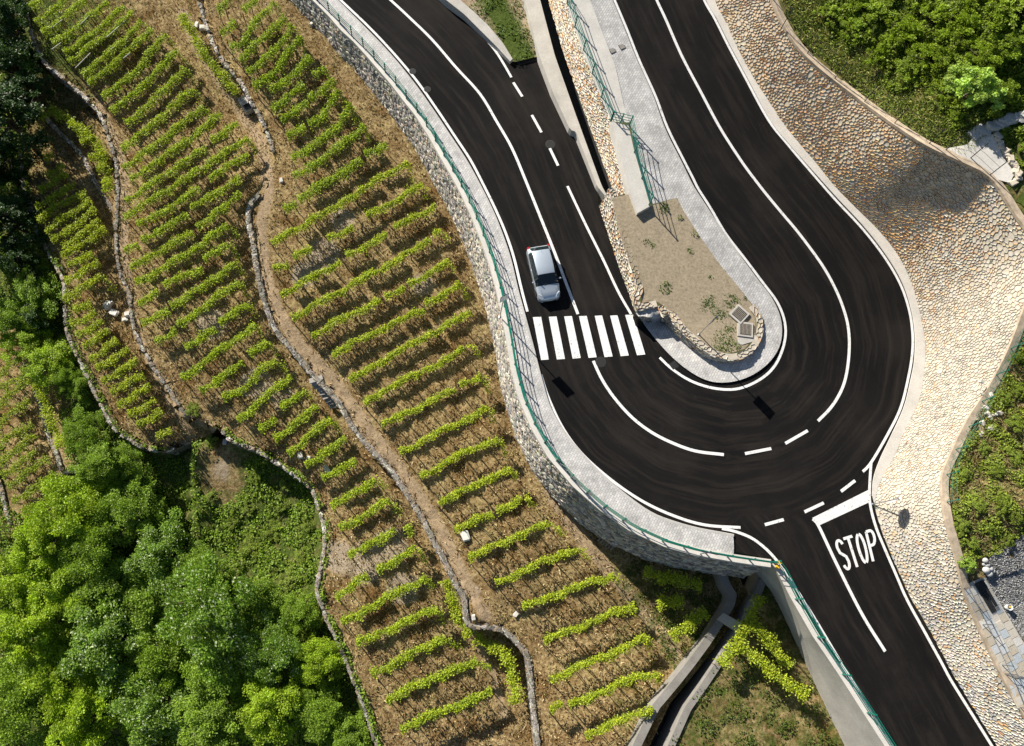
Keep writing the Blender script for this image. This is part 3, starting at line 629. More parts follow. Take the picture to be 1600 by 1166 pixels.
def rubble(parent, surf, size, palf, flip=1, proud=.09, keep=300, mat='stone', gap=.90, vrow=1.0, pal2=None, back=.05, drop=.3, tl=.12, raise_=.012):
    """interlocking irregular stones on a ruled surface: the largest-looking ones as parts, the rest joined"""
    ns = 400; uu = np.linspace(0, 1, ns); mid_ = surf.pt(uu, uu * 0 + .5); S = np.concatenate([[0], np.cumsum(np.linalg.norm(np.diff(mid_, axis=0), axis=1))])
    HL = np.linalg.norm(surf.pt(uu, uu * 0 + 1) - surf.pt(uu, uu * 0), axis=1); Hm = HL.max(); Ltot = S[-1]
    su, sv = size, size * vrow
    gx, gy = np.meshgrid(np.arange(-su, Ltot + su, su), np.arange(-sv, Hm + sv, sv), indexing='ij')
    gx = gx + .5 * su * (np.arange(gx.shape[1]) % 2)[None]
    gx = (gx + rng.uniform(-.5, .5, gx.shape) * su).ravel(); gy = (gy + rng.uniform(-.5, .5, gy.shape) * sv).ravel()
    k = rng.random(len(gx)) > drop; gx, gy = gx[k], gy[k]
    k = gy < np.interp(gx, S, HL) + sv; gx, gy = gx[k], gy[k]
    vs, _, fs, *_ = delaunay_2d_cdt([Vector((float(x), float(y) / vrow)) for x, y in zip(gx, gy)], [], [], 0, 1e-5)
    pts = np.array([(p.x, p.y * vrow) for p in vs]); inc = [[] for _ in pts]
    for f in fs:
        c = pts[list(f)].mean(0)
        for i in f: inc[i].append(c)
    cells = []
    for i, cs in enumerate(inc):
        if len(cs) < 4: continue
        if not (-.1 * size < pts[i, 0] < Ltot + .1 * size) or not (0 < pts[i, 1] < np.interp(pts[i, 0], S, HL)): continue
        q = np.array(cs); c = q.mean(0); q = q[np.argsort(np.arctan2(q[:, 1] - c[1], q[:, 0] - c[0]))]
        cells.append(q)
    stones = []
    for q in cells:
        q = q.copy(); q[:, 0] = np.clip(q[:, 0], 0, Ltot); q[:, 1] = np.clip(q[:, 1], 0, np.interp(q[:, 0], S, HL))
        if np.ptp(q[:, 0]) < size * .3 or np.ptp(q[:, 1]) < size * .22: continue
        stones.append(q)
    N = len(stones); cnt = np.array([len(q) for q in stones]); off = np.concatenate([[0], np.cumsum(cnt)]); Q = np.concatenate(stones); idx = np.repeat(np.arange(N), cnt)
    cen = np.stack([np.bincount(idx, Q[:, k]) / cnt for k in (0, 1)], 1)
    def place(q):
        u = np.interp(q[:, 0], S, uu); v = q[:, 1] / np.interp(q[:, 0], S, HL); return u, v
    uc, vc = place(cen); n0 = surf.nrm(uc, vc, flip); h = proud * rng.uniform(.15, 1.45, N) * np.clip(np.sqrt(cnt / 6.), .7, 1.3); R = []
    tilt = rng.normal(0, tl, (N, 2))
    for sc, hh in ((gap * 1.03, None), (gap * .98, .5), (gap * .72, 1.0)):
        q = cen[idx] + (Q - cen[idx]) * sc * (1 if hh is None else rng.uniform(.9, 1.05, (len(Q), 1)))
        u, v = place(q); p = surf.pt(u, v); rel = q - cen[idx]
        o_ = np.full(len(Q), -back) if hh is None else raise_ + h[idx] * hh * rng.uniform(.75, 1.2, len(Q)) + (rel * tilt[idx]).sum(1)
        R.append(p + n0[idx] * o_[:, None])
    top = surf.pt(uc, vc) + n0 * (raise_ + h * 1.1)[:, None]; col = palf(N)
    if pal2 is not None:
        k = np.clip(pal2[1](top) + rng.normal(0, .25, N), 0, 1) > .5; col[k] = pal2[0](N)[k]
    qx, qy = PR(R[0]); nxt = np.arange(len(Q)) + 1; nxt[off[1:] - 1] = off[:-1]
    A_ = .5 * np.abs(np.bincount(idx, qx * qy[nxt] - qy * qx[nxt])); mx = np.bincount(idx, qx) / cnt; my = np.bincount(idx, qy) / cnt
    A_ = A_ * ((mx > 2) & (mx < 1598) & (my > 2) & (my < 1164)); order = np.argsort(-A_)[:keep]; sel = set(int(i) for i in order if A_[i] > 0)
    Vr = []; F4 = []; F3 = []; cr = []; base = 0
    for i in range(N):
        m_ = cnt[i]; sl = slice(off[i], off[i + 1]); V = np.concatenate([R[0][sl], R[1][sl], R[2][sl], top[i][None]]); ar = np.arange(m_); an = (ar + 1) % m_
        f4 = np.concatenate([np.stack([r * m_ + ar, r * m_ + an, (r + 1) * m_ + an, (r + 1) * m_ + ar], 1) for r in (0, 1)]); f3 = np.stack([2 * m_ + ar, 2 * m_ + an, np.full(m_, 3 * m_)], 1)
        if flip < 0: f4 = f4[:, ::-1]; f3 = f3[:, ::-1]
        if i in sel:
            link('stone', mesh_np('stone', V - top[i], [f4, f3], col=np.repeat(col[i][None], len(V), 0)), mat, parent, Vector(top[i]))
        else:
            Vr.append(V); F4.append(f4 + base); F3.append(f3 + base); cr.append(np.repeat(col[i][None], len(V), 0)); base += len(V)
    if Vr: tag(link('stonework', mesh_np('stonework', np.concatenate(Vr), [np.concatenate(F4), np.concatenate(F3)], col=np.concatenate(cr)), mat, parent), kind='stuff')
    return N
def wline(pts, z, step=8, sp=True):
    q = spline(pts, step) if sp else resample(pts, step)
    zz = z(q[:, 0], q[:, 1]) if callable(z) else np.full(len(q), z); return Pn(q[:, 0], q[:, 1], zz)
def sheet_obj(name, surf, mat, parent, nu=160, nv=6, off=0.0, flip=1):
    V, F = surf.sheet(nu, nv); return link(name, mesh_np(name, V, F), mat, parent)

# --- great retaining wall under the outer pavement
wt = resample(np.array(FENCE_L), 6); topz = roadz(wt[:, 0], wt[:, 1]) + KH
Wt = Pn(wt[:, 0], wt[:, 1], topz)
dxy = np.gradient(Wt[:, :2], axis=0); dxy /= np.linalg.norm(dxy, axis=1)[:, None]; outn = np.stack([dxy[:, 1], -dxy[:, 0]], 1)   # outside of the bend
Wt_out = Wt.copy(); Wt_out[:, :2] += outn * .22; Wt_in = Wt.copy(); Wt_in[:, :2] -= outn * .22
hgt = np.interp(wt[:, 1], [-90, 0, 130, 340, 530, 900], [2.0, 2.2, 3.1, 4.3, 4.7, 4.5])
bt = np.interp(wt[:, 1], [-90, 130, 340, 480, 620, 720, 800, 880], [.5, .6, .5, .35, .3, .5, .6, .5])
Wb = Wt_out.copy(); Wb[:, :2] += outn * bt[:, None]; Wb[:, 2] -= hgt
wall = tag(empty('retaining_wall', tuple(Wb[len(Wb) // 2])), 'long curved grey stone retaining wall below the outer pavement', 'wall')
def child_of(parent):                            # keep children in world coordinates under an Empty that stands elsewhere
    parent.location = (0, 0, 0); return parent
child_of(wall)
sf = Ruled(Wb, Wt_out - np.array([0, 0, .22]), 600)
rubble(wall, sf, .25, PAL_GREY, 1, .05, 300, vrow=.68, gap=.92)
sheet_obj('wall_core', sf, 'mortar_grey', wall, 260, 6)
cop = np.stack([Wt_out - [0, 0, .24], Wt_out + [0, 0, .06], Wt_in + [0, 0, .06], Wt_in - [0, 0, .1]], 1); cop[:, :2, :2] += outn[:, None, :] * .05
V = cop.reshape(-1, 3); F = np.array([(4 * i + j, 4 * i + 4 + j, 4 * i + 5 + j, 4 * i + j + 1) for i in range(len(cop) - 1) for j in range(3)])
link('coping', mesh_np('coping', V, F), 'concrete_light', wall)

# --- revetment: stone slope on the inside of the hill
rb = np.array([Pn(np.array([b[0]]), np.array([b[1]]), np.array([rz(*b) + .05]))[0] for b, _, _ in REV]); rc = np.array([Pn(np.array([c[0]]), np.array([c[1]]), np.array([rz(*b) + h]))[0] for b, c, h in REV])
# follow the traced foot and crest between the anchor pairs
gb = spline(REV_BASE[1:], 4); gbW = Pn(gb[:, 0], gb[:, 1], roadz(gb[:, 0], gb[:, 1]) + .05)
rcs = spline(rc, .4); 
ib = [int(np.argmin(np.hypot(gb[:, 0] - b[0], gb[:, 1] - b[1]))) for b, _, _ in REV]; ic = [int(np.argmin(np.linalg.norm(rcs - c, axis=1))) for c in rc]
A = []; B = []
for k in range(len(REV) - 1):
    n = max(6, ib[k + 1] - ib[k])
    for t in np.linspace(0, 1, n, endpoint=False):
        fa = ib[k] + (ib[k + 1] - ib[k]) * t; fb = ic[k] + (ic[k + 1] - ic[k]) * t
        A.append(gbW[int(fa)] * (1 - fa % 1) + gbW[min(int(fa) + 1, len(gbW) - 1)] * (fa % 1)); B.append(rcs[int(fb)] * (1 - fb % 1) + rcs[min(int(fb) + 1, len(rcs) - 1)] * (fb % 1))
A = np.array(A); B = np.array(B)
rev = tag(empty('stone_revetment'), 'tall sloping stone-faced embankment on the inner side of the hill road', 'embankment')
sr = Ruled(A, B, 700)
def pale_side(w):
    x, y = PR(w); return np.clip((y - 250) / 420 + (x - 1450) / 330, 0, 1)
rubble(rev, sr, .175, PAL_OCHRE, -1, .085, 300, vrow=.9, gap=.962, back=.05, tl=.2, raise_=.025, pal2=(PAL_PALE, pale_side), drop=.34)
sheet_obj('embankment_core', sr, 'mortar', rev, 690, 8)
# crest kerb of the revetment
ck = spline(rc, .5); dd = np.gradient(ck[:, :2], axis=0); dd /= np.linalg.norm(dd, axis=1)[:, None]; nn = np.stack([dd[:, 1], -dd[:, 0]], 1) * -1
cv = np.stack([np.c_[ck[:, :2] - nn * .12, ck[:, 2] - .15], np.c_[ck[:, :2] - nn * .12, ck[:, 2] + .07], np.c_[ck[:, :2] + nn * .30, ck[:, 2] + .08], np.c_[ck[:, :2] + nn * .30, ck[:, 2] - .3]], 1)
F = np.array([(4 * i + j, 4 * i + 4 + j, 4 * i + 5 + j, 4 * i + j + 1) for i in range(len(cv) - 1) for j in range(3)])
link('crest_kerb', mesh_np('crest_kerb', cv.reshape(-1, 3), F), 'crest_stone', rev)

# --- stone wall between the two legs, concrete wall and channel beside it
MB_ = [(832, -80), (857, 0), (882, 85), (912, 170), (950, 275), (961, 308)]
MT_ = [(860, -80), (884, 0), (905, 65), (930, 130), (955, 190), (972, 250), (984, 300)]
def z_strip(px, py): return 1.0 + .0044 * (500 - np.asarray(py, float)) + KH + .03
def z_lowleg(px, py): return -.003 * (500 - np.asarray(py, float)) - .3
mid = tag(empty('median_wall'), 'ochre stone wall holding the upper lane above the lower lane', 'wall')
sm = Ruled(wline(MB_, z_lowleg, 4), wline(MT_, z_strip, 4), 400)
rubble(mid, sm, .23, PAL_ISL, -1, .05, 300, gap=.92, vrow=.85)
sheet_obj('wall_core', sm, 'mortar', mid, 120, 5)
strip_poly = spline(MT_[:5], 6).tolist() + [(984, 192)] + STRIP_R[::-1][4:]
def prism_px(name, poly, zt, th, mat, parent=None, sp=False):
    q = np.array(poly, float); z = np.array([float(np.asarray(zt(np.array([a]), np.array([b])))[0]) if callable(zt) else zt for a, b in poly]); W = Pn(q[:, 0], q[:, 1], z)
    m = MB(); m.prism([(w[0], w[1]) for w in W], [w[2] - th for w in W], [w[2] for w in W]); return m.build(name, mat, parent)
link('coping_strip', cdt_mesh('coping_strip', np.array(strip_poly), lambda a, b: z_strip(a, b), 8, 7, None, .1), 'concrete_light', mid)
slab = [(955, 190), (963, 215), (972, 250), (984, 300), (996, 333), (1016, 322), (1004, 280), (991, 236), (982, 196)]
prism_px('end_slab', slab, lambda a, b: z_strip(a, b) + .35, 1.0, 'concrete_light', mid)
cw = tag(empty('concrete_wall'), 'bare concrete wall with shadowed gutter behind it beside the lower lane', 'wall')
CWL = [(796, -80), (820, 0), (842, 85), (862, 140), (891, 203), (900, 206), (933, 291), (947, 308)]
CWR = [(820, -80), (844, 0), (867, 87), (900, 180), (940, 290), (950, 308)]
def z_cw(px, py): return -.003 * (500 - np.asarray(py, float)) + np.interp(py, [-80, 100, 300], [1.1, .9, .55])
def thick_wall(parent, name, Lp, Rp, zt, zb, mat, step=6):
    a = wline(Lp, zt, step, False); b = wline(Rp, zt, step, False); n = max(len(a), len(b)); a = Ruled._r(a, n); b = Ruled._r(b, n)
    a0 = a.copy(); b0 = b.copy(); a0[:, 2] = zb(a) if callable(zb) else zb; b0[:, 2] = a0[:, 2]
    V = np.stack([a0, a, b, b0], 1).reshape(-1, 3); F = [(4 * i + j, 4 * i + 4 + j, 4 * i + 5 + j, 4 * i + j + 1) for i in range(n - 1) for j in range(3)] + [(0, 1, 2, 3), (4 * n - 1, 4 * n - 2, 4 * n - 3, 4 * n - 4)]
    return link(name, mesh_np(name, V, np.array(F)), mat, parent)
thick_wall(cw, 'wall_body', CWL, CWR, z_cw, lambda a: a[:, 2] - 2.0, 'concrete')
chf = CWR + MB_[::-1]
link('gutter_floor', cdt_mesh('gutter_floor', np.array(chf), lambda a, b: z_lowleg(a, b) - .5, 8, 8, None, .1), 'shade_void', cw)
# planter between lower lane and concrete wall
pl = tag(empty('roadside_planter'), 'grass-grown planter strip with low concrete wall at the top edge', 'planter')
PW_O = [(615, -85), (655, -40), (697, 0), (725, 22), (750, 47), (775, 72), (797, 96)]; PW_I = [(640, -85), (680, -40), (719, 0), (740, 18), (763, 40), (785, 66), (801, 92)]
def z_pw(px, py): return -.003 * (500 - np.asarray(py, float)) + np.interp(py, [-80, 0, 96], [.95, .8, .35])
thick_wall(pl, 'planter_wall', PW_O, PW_I, z_pw, lambda a: a[:, 2] - 1.3, 'concrete')
PBED = shifted(PW_I, -4, 0) + [(806, 96), (843, 88)] + [(842, 85), (822, 0), (798, -80)]
def z_pb(px, py): return -.003 * (500 - np.asarray(py, float)) + .22
def mask_pb(px, py): return np.stack([px * 0, np.clip(.9 - np.abs(px - 770 - py * .5) / 60, .3, .8), np.full_like(px, .55)], 1)
link('planter_soil', cdt_mesh('planter_soil', np.array(PBED), z_pb, 8, 8, mask_pb, .3, .03), 'terrain', pl)
prism_px('opening_shade', [(806, 97), (843, 88), (845, 93), (812, 102)], lambda a, b: roadz(a, b) + .03, .1, 'shade_void', pl)  # near-black slab paints the shaded opening at the planter end

# --- island: walled bed
isl = tag(empty('island_wall'), 'stone wall with alcove and rounded end round the planted island', 'wall')
def z_ib(px, py): return np.where((np.asarray(px) < 985) & (np.asarray(py) < 488), roadz(np.asarray(px) * 0 + 900, py), z_pave_r(px, py)) - .05
def isl_wall(pts, sp, keep):
    q = (spline if sp else resample)(pts, 4); zb = z_ib(q[:, 0], q[:, 1]); Wb_ = Pn(q[:, 0], q[:, 1], zb); zt = bedz(q[:, 0], q[:, 1]) + .08; zt = np.maximum(zt, zb + .2)
    d = np.gradient(Wb_[:, :2], axis=0); d /= np.linalg.norm(d, axis=1)[:, None]; n = np.stack([d[:, 1], -d[:, 0]], 1)     # outside
    Wt_ = Wb_.copy(); Wt_[:, :2] -= n * .06 * (zt - zb)[:, None]; Wt_[:, 2] = zt; Wi = Wt_.copy(); Wi[:, :2] -= n * .42
    s1 = Ruled(Wb_, Wt_, 200); s2 = Ruled(Wt_, Wi, 200)
    rubble(isl, s1, .22, PAL_ISL, FL, .045, keep, gap=.93); rubble(isl, s2, .26, PAL_ISL, FL, .04, keep, gap=.95)
    sheet_obj('wall_core', s1, 'mortar', isl, 60, 4); sheet_obj('wall_core', s2, 'mortar', isl, 60, 3)
    return Wt_, Wi
FL = -1
# outside is to the right of travel when walking the base anticlockwise in the picture
Wa, Wia = isl_wall(ISL_BASE[:4], True, 60)
Wc, Wic = isl_wall(ISL_BASE[3:5], False, 20)
Wd, Wid = isl_wall(ISL_BASE[4:], True, 70)
bed_px = ZM(780, 270, 3.33, [(590, 130), (620, 300), (670, 440), (735, 620), (745, 690), (815, 665), (850, 690), (875, 740), (930, 770), (1010, 850), (1100, 920), (1200, 940), (1280, 915), (1330, 850), (1335, 770), (1318, 692)]) + ISL_RIGHT[1:] + [(1016, 322), (996, 333), (984, 303)]
bed = tag(link('island_bed', cdt_mesh('island_bed', np.array(bed_px), lambda a, b: bedz(a, b) + .02, 7, 7, None, .3, .007), 'bed_soil'), 'bare earth bed of the central island with sparse weeds', 'bed', kind='structure')
# chamber lids in the tip of the bed
for (cx_, cy_, rot, lab) in ((1154.5, 491.5, -.75, 'upper square grating in concrete frame at the island tip'), (1164, 515.5, -.1, 'lower square grating in concrete frame at the island tip')):
    w = P(cx_, cy_, float(bedz(cx_, cy_)) + .03); e = tag(empty('chamber_lid', w, rot), lab, 'grating'); m = MB(); m.box((0, 0, .04), (1.0, 1.0, .12)); m.build('frame', 'concrete', e)
    m = MB(); m.box((0, 0, .106), (.74, .74, .02)); m.build('lid', 'dark_steel', e); m = MB()
    for k in range(8): m.box((-.315 + k * .09, 0, .122), (.035, .7, .018))
    m.build('bars', 'grey_wood', e)
prism_px('lid_apron', ZM(780, 270, 3.33, [(1245, 850), (1330, 845), (1330, 875), (1265, 895), (1240, 890)]), lambda a, b: bedz(a, b) + .06, .1, 'concrete', isl)

# --- drainage channel below the wall
chan = tag(empty('drainage_channel'), 'concrete drainage channel with dark bed running down below the wall', 'channel')
def off_px(poly, d):
    q = np.array(poly, float); t = np.gradient(q, axis=0); t /= np.linalg.norm(t, axis=1)[:, None]; return (q + np.stack([-t[:, 1], t[:, 0]], 1) * d).tolist()
zc = lambda a, b: np.full_like(np.asarray(a, float), -3.75)
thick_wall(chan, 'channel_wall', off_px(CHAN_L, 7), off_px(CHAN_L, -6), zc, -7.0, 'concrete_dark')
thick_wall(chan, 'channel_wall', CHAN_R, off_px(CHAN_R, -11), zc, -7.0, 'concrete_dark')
link('channel_bed', cdt_mesh('channel_bed', np.array(off_px(CHAN_L, -2) + off_px(CHAN_R, -4)[::-1]), lambda a, b: np.full_like(a, -6.2), 14, 14, None, .2), 'shade_void', chan)
prism_px('footbridge_slab', [(1121, 968), (1131, 958), (1159, 974), (1151, 987)], -3.55, .25, 'concrete', chan)

# --- concrete wall of the stop road
aw = tag(empty('concrete_retaining_wall'), 'smooth concrete retaining wall under the stop road railing', 'wall')
At = wline(ARM_TOP, lambda a, b: roadz(a, b) + .1, 6, False); Ab = wline(ARM_BOT, -4.2, 6, False); n = 120
sheet_obj('wall_face', Ruled(Ab, At, n), 'concrete', aw, 100, 5)
Atr = wline(shifted(ARM_TOP, 9, -4), lambda a, b: roadz(a, b) + .1, 6, False); sheet_obj('wall_top', Ruled(At, Atr, n), 'concrete_light', aw, 100, 2)
c0 = Wt_out[-1]; 
m = MB(); bm_pts = [P(1122, 887, -4.6), P(1150, 893, -4.6), P(1180, 894, -4.4)]
sheet_obj('wing_wall', Ruled(np.array([P(1128, 893, -5.5), P(1176, 893, -4.2)]), np.array([P(1150, 878, .3), P(1204, 882, .4)]), 40), 'concrete_dark', aw, 20, 4)

# ------------------------------------------------------------------ railings
def railing(name, label, base, heights, post_px=None, step=1.9, rails=(.25, .5, .75, 1.0), mat='paint_green', rr=.022, pr=.045, cat='railing', group=None, net=False):
    """base: world line the posts stand on"""
    base = np.asarray(base, float); e = tag(empty(name), label, cat, group); hb = heights
    W = resample(base, step); m = MB(); m.tube([(0, 0, -.05), (0, 0, hb)], pr, 6); m.box((0, 0, hb + .012), (pr * 2.4, pr * 2.4, .03)); pm = m.mesh('post'); pm.materials.append(MATS[mat])
    for k, w in enumerate(W): link('post', pm, None, e, Vector(w))
    Wd_ = resample(base, .6)
    for r in rails:
        m = MB(); m.tube([Vector(w) + Vector((0, 0, r * hb)) for w in Wd_], rr, 5); m.build('rail', mat, e)
    if net:
        m = MB()
        for s in (-1, 1):
            for i in range(0, len(Wd_) - 1): m.tube([Vector(Wd_[i]) + Vector((0, 0, .05 if s > 0 else hb * .95)), Vector(Wd_[i + 1]) + Vector((0, 0, hb * .95 if s > 0 else .05))], .008, 3, False)
        m.build('netting', mat, e)
    return e
fw = Wt.copy(); fw[:, 2] += .06
railing('railing', 'long green metal railing on the outer wall round the bend', fw, 1.0, step=1.35)
ARMF = wline(shifted(ARM_TOP, 5, -2), lambda a, b: roadz(a, b) + .1, 6, False)
railing('railing', 'green metal railing along the wall of the stop road', ARMF, 1.0, step=2.6)
FM1 = [(846, -60), (884, 0), (897, 39), (911, 77), (926, 117), (940, 153), (954, 189)]
railing('railing', 'green railing on the median wall above the lower lane', wline(FM1, z_strip, 6, False), 1.1, step=1.75)
railing('railing', 'short green railing across the step in the median wall', wline([(955, 190), (983, 197)], z_strip, 6, False), 1.1, step=.65)
railing('railing', 'green railing running down to the head of the island bed', wline([(983, 197), (991, 238), (1003, 280), (1014, 320)], lambda a, b: z_strip(a, b) + .36, 6, False), 1.1, step=2.0)
# crest fences
for pts, lab, net, st, hh in (([(1180, -60), (1203, 5), (1227, 50), (1250, 74), (1309, 127), (1347, 157), (1385, 187), (1450, 226)], 'thin dark wire fence along the crest above the ochre stones', False, 2.6, 1.6),
                      ([(1476, 236), (1512, 244), (1545, 275)], 'short wire fence round the concrete landing at the crest', False, 1.5, 1.6),
                      ([(1600, 505), (1562, 572), (1545, 605), (1520, 655), (1500, 688), (1480, 724), (1476, 752), (1477, 785)], 'green netting fence sagging along the lower crest of the pale embankment', True, 1.7, 1.2)):
    q = resample(np.array(pts, float), 6); railing('wire_fence', lab, Pn(q[:, 0], q[:, 1], Hz(q[:, 0] + 3, q[:, 1]) + .05), hh, step=st, rails=(.3, .62, .95), rr=.009, pr=.028, cat='fence', net=net, mat='paint_green' if net else 'dark_steel')

# ------------------------------------------------------------------ dry stone terrace walls
def chunk(seed, s=(1, 1, 1), n=10, rough=.2):
    """angular block stone, about one metre long before scaling"""
    r = np.random.default_rng(seed); bm = bmesh.new(); bmesh.ops.create_cube(bm, size=1.0)
    bmesh.ops.bevel(bm, geom=bm.edges[:], offset=.16, segments=1, affect='EDGES')
    for v in bm.verts: v.co = Vector((v.co.x * s[0], v.co.y * s[1], v.co.z * s[2])) * (1 + float(r.uniform(-rough, rough)))
    me = bpy.data.meshes.new('stone'); bm.to_mesh(me); bm.free(); return me
PAL_DRY = pal([(.50, .47, .42), (.38, .35, .30), (.60, .57, .52), (.20, .18, .15), (.36, .29, .20)], [3, 3, 2.5, 2, 1.5])
DRY = []
for k in range(12):
    me = chunk(k); c = PAL_DRY(1)[0]; at = me.attributes.new('col', 'FLOAT_COLOR', 'POINT'); at.data.foreach_set('color', np.tile([*c, 1], len(me.vertices)).astype(np.float32)); me.materials.append(MATS['rubble']); DRY.append(me)
DV = [(np.array([v.co[:] for v in m.vertices]), [tuple(p.vertices) for p in m.polygons], np.array([m.attributes['col'].data[0].color[:3]])) for m in DRY]
def dry_wall(label, line, ztop, drop, courses_as_parts=1, length=.27, skip=.1, lift=.04, face=1, big=1.0):
    e = tag(empty('dry_stone_wall'), label, 'wall'); q = spline(line, 3); W = Pn(q[:, 0], q[:, 1], np.array([ztop(y) for y in q[:, 1]])); W = resample(np.c_[W, q[:, 1]], .04)
    d = np.gradient(W[:, :2], axis=0); d /= np.linalg.norm(d, axis=1)[:, None]; n = np.stack([d[:, 1], -d[:, 0]], 1) * face
    V = []; Fq = []; cols = []; cnt = 0; parts = 0
    maxd = max(drop(y) for y in W[::20, 3])
    for c in range(int(maxd / .19) + 1):
        s = rng.uniform(0, .3)
        while s < len(W) * .04 - .3:
            Lk = length * rng.uniform(.5, 1.5) * big; i = min(int((s + Lk / 2) / .04), len(W) - 1); dz = drop(W[i, 3])
            s += Lk * .98
            if c * .19 > dz or rng.random() < (skip if c == 0 else .02): continue
            k = int(rng.integers(12)); wdt = rng.uniform(.09, .22) * big if c == 0 else rng.uniform(.22, .32); ht = rng.uniform(.13, .24) * (big if c == 0 else 1)
            off = rng.uniform(-.06, .08) if c == 0 else rng.uniform(-.16, -.04)
            if skip > .15 and math.sin(s * .9 + 2 * math.sin(s * .37)) > .05: continue
            p = Vector((W[i, 0] + n[i, 0] * off, W[i, 1] + n[i, 1] * off, W[i, 2] + lift - c * .19)); ang = math.atan2(d[i, 1], d[i, 0]) + rng.normal(0, .22 if c == 0 else .08)
            if c < courses_as_parts and parts < 300:
                o = link('stone', DRY[k], None, e, p); o.rotation_euler = (rng.normal(0, .12), rng.normal(0, .12), ang); o.scale = (Lk, wdt, ht); parts += 1
            else:
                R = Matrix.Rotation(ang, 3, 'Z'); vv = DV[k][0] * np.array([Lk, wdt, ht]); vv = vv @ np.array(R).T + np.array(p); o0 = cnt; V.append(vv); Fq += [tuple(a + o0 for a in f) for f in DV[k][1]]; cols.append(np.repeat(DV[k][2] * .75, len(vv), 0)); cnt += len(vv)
    if V:
        F4 = [f for f in Fq if len(f) == 4]; F3_ = [f for f in Fq if len(f) == 3]
        tag(link('stonework', mesh_np('stonework', np.concatenate(V), [np.array(F4), np.array(F3_)] if F3_ else [np.array(F4)], col=np.concatenate(cols)), 'rubble', e), kind='stuff')
    # earth behind the stones
    zt = W[:, 2]; db = np.array([drop(y) for y in W[:, 3]]); a = np.c_[W[:, :2], zt - .02]; b = np.c_[W[:, :2], zt - db - .6]; idx = np.arange(0, len(W), 8); a = a[idx]; b = b[idx]; m_ = len(a)
    link('earth_backing', mesh_np('earth_backing', np.vstack([a, b]), np.array([(i, i + 1, m_ + i + 1, m_ + i) for i in range(m_ - 1)]), mask=np.tile([0, 0, 1.], (2 * m_, 1))), 'terrain', e)
    return e
i_r = L1.index((428, 240)); i_s = L1.index((404, 306))
dry_wall('dry stone wall on the right of the upper footpath', L1[1:i_r + 1], z_l1, lambda y: float(drop1(y)), skip=.35)
dry_wall('long dry stone wall edging the footpath between the two main terraces', L1[i_s:], z_l1, lambda y: float(drop1(y)), skip=.1, big=1.3)
dry_wall('dry stone wall along the left edge of the middle terrace', L2[1:i347 - 1], z_l2, lambda y: 1.5, skip=.35, length=.26)
dry_wall('dry stone wall above the wooded slope under the middle terrace', L2[i347:], z_l2, lambda y: float(np.interp(y, [673, 760, 900, 1240], [1.7, 1.8, 1.6, 1.8])), skip=.3, length=.28)
dry_wall('dry stone wall along the lowest terrace beside the dark trees', L3[2:-1], z_l3, lambda y: 1.5, skip=.3, length=.26)
dry_wall('low stone edging between the narrow strip and the lower terrace', [(72, 184), (96, 210), (118, 231), (134, 252), (146, 277), (158, 300), (178, 330)], lambda y: T1(np.interp(y, [184, 330], [72, 178]), y) + .05, lambda y: .1, skip=.12)
dry_wall('low stone edging beside the bottom left vine plot', [(57, 610), (67, 644), (75, 677), (87, 704), (97, 734)], lambda y: T1(float(np.interp(y, [610, 734], [57, 97])), y) + .08, lambda y: .15, skip=.15)
dry_wall('stub of stone edging at the left picture edge', [(-10, 735), (0, 755), (8, 784), (17, 818)], lambda y: T1(8, y) + .08, lambda y: .15, skip=.15)
st = tag(empty('stone_steps'), 'short flight of stone slab steps set into the path wall', 'steps')
for k in range(9):
    t = k / 8; x, y = 494 + 32 * t, 593 + 40 * t; z = z_l1(y) + .05 - t * 1.05; w = P(x, y, z); m = MB(); m.box((0, 0, 0), (.95, .34, .2)); o = m.build('step', 'mortar_grey', st); o.location = w; o.rotation_euler = (random.uniform(-.04, .04), random.uniform(-.06, .06), math.radians(random.uniform(8, 26)))
# ------------------------------------------------------------------ leaves
def leaf_arrays(Cn, size, col, up=.35, aspect=.75, sunward=.75):      # leaves turn their faces to the light
    """one bent quad per leaf"""
    N = len(Cn); n = rng.normal(0, 1, (N, 3)); n[:, 2] = np.abs(n[:, 2]) + up; n += np.array([-Ld.x, -Ld.y, -Ld.z]) * sunward; n /= np.linalg.norm(n, axis=1)[:, None]
    a = np.cross(n, rng.normal(0, 1, (N, 3))); a /= np.linalg.norm(a, axis=1)[:, None] + 1e-9; b = np.cross(n, a)
    s = (size * rng.uniform(.6, 1.3, N))[:, None]
    p0 = Cn - a * s * .5; p2 = Cn + a * s * .5 - n * s * .12; p1 = Cn + b * s * aspect * .5 + n * s * .1 - a * s * .08; p3 = Cn - b * s * aspect * .5 + n * s * .1 - a * s * .08
    V = np.stack([p0, p1, p2, p3], 1).reshape(-1, 3); F = np.arange(4 * N).reshape(-1, 4)
    return V, F, np.repeat(col, 4, 0)
def leaves(name, Cn, size, col, mat='leaf', parent=None, up=.35, aspect=.75):
    V, F, c = leaf_arrays(Cn, size, col, up, aspect); return link(name, mesh_np(name, V, F, col=c), mat, parent)
def greens(N, base, var=.3, yel=.25):
    c = np.array(base)[None] * rng.uniform(1 - var, 1 + var, (N, 1)); y = rng.uniform(0, yel, (N, 1)); return np.clip(c * (1 + y * np.array([[1.0, .55, -.2]])), .003, .8)

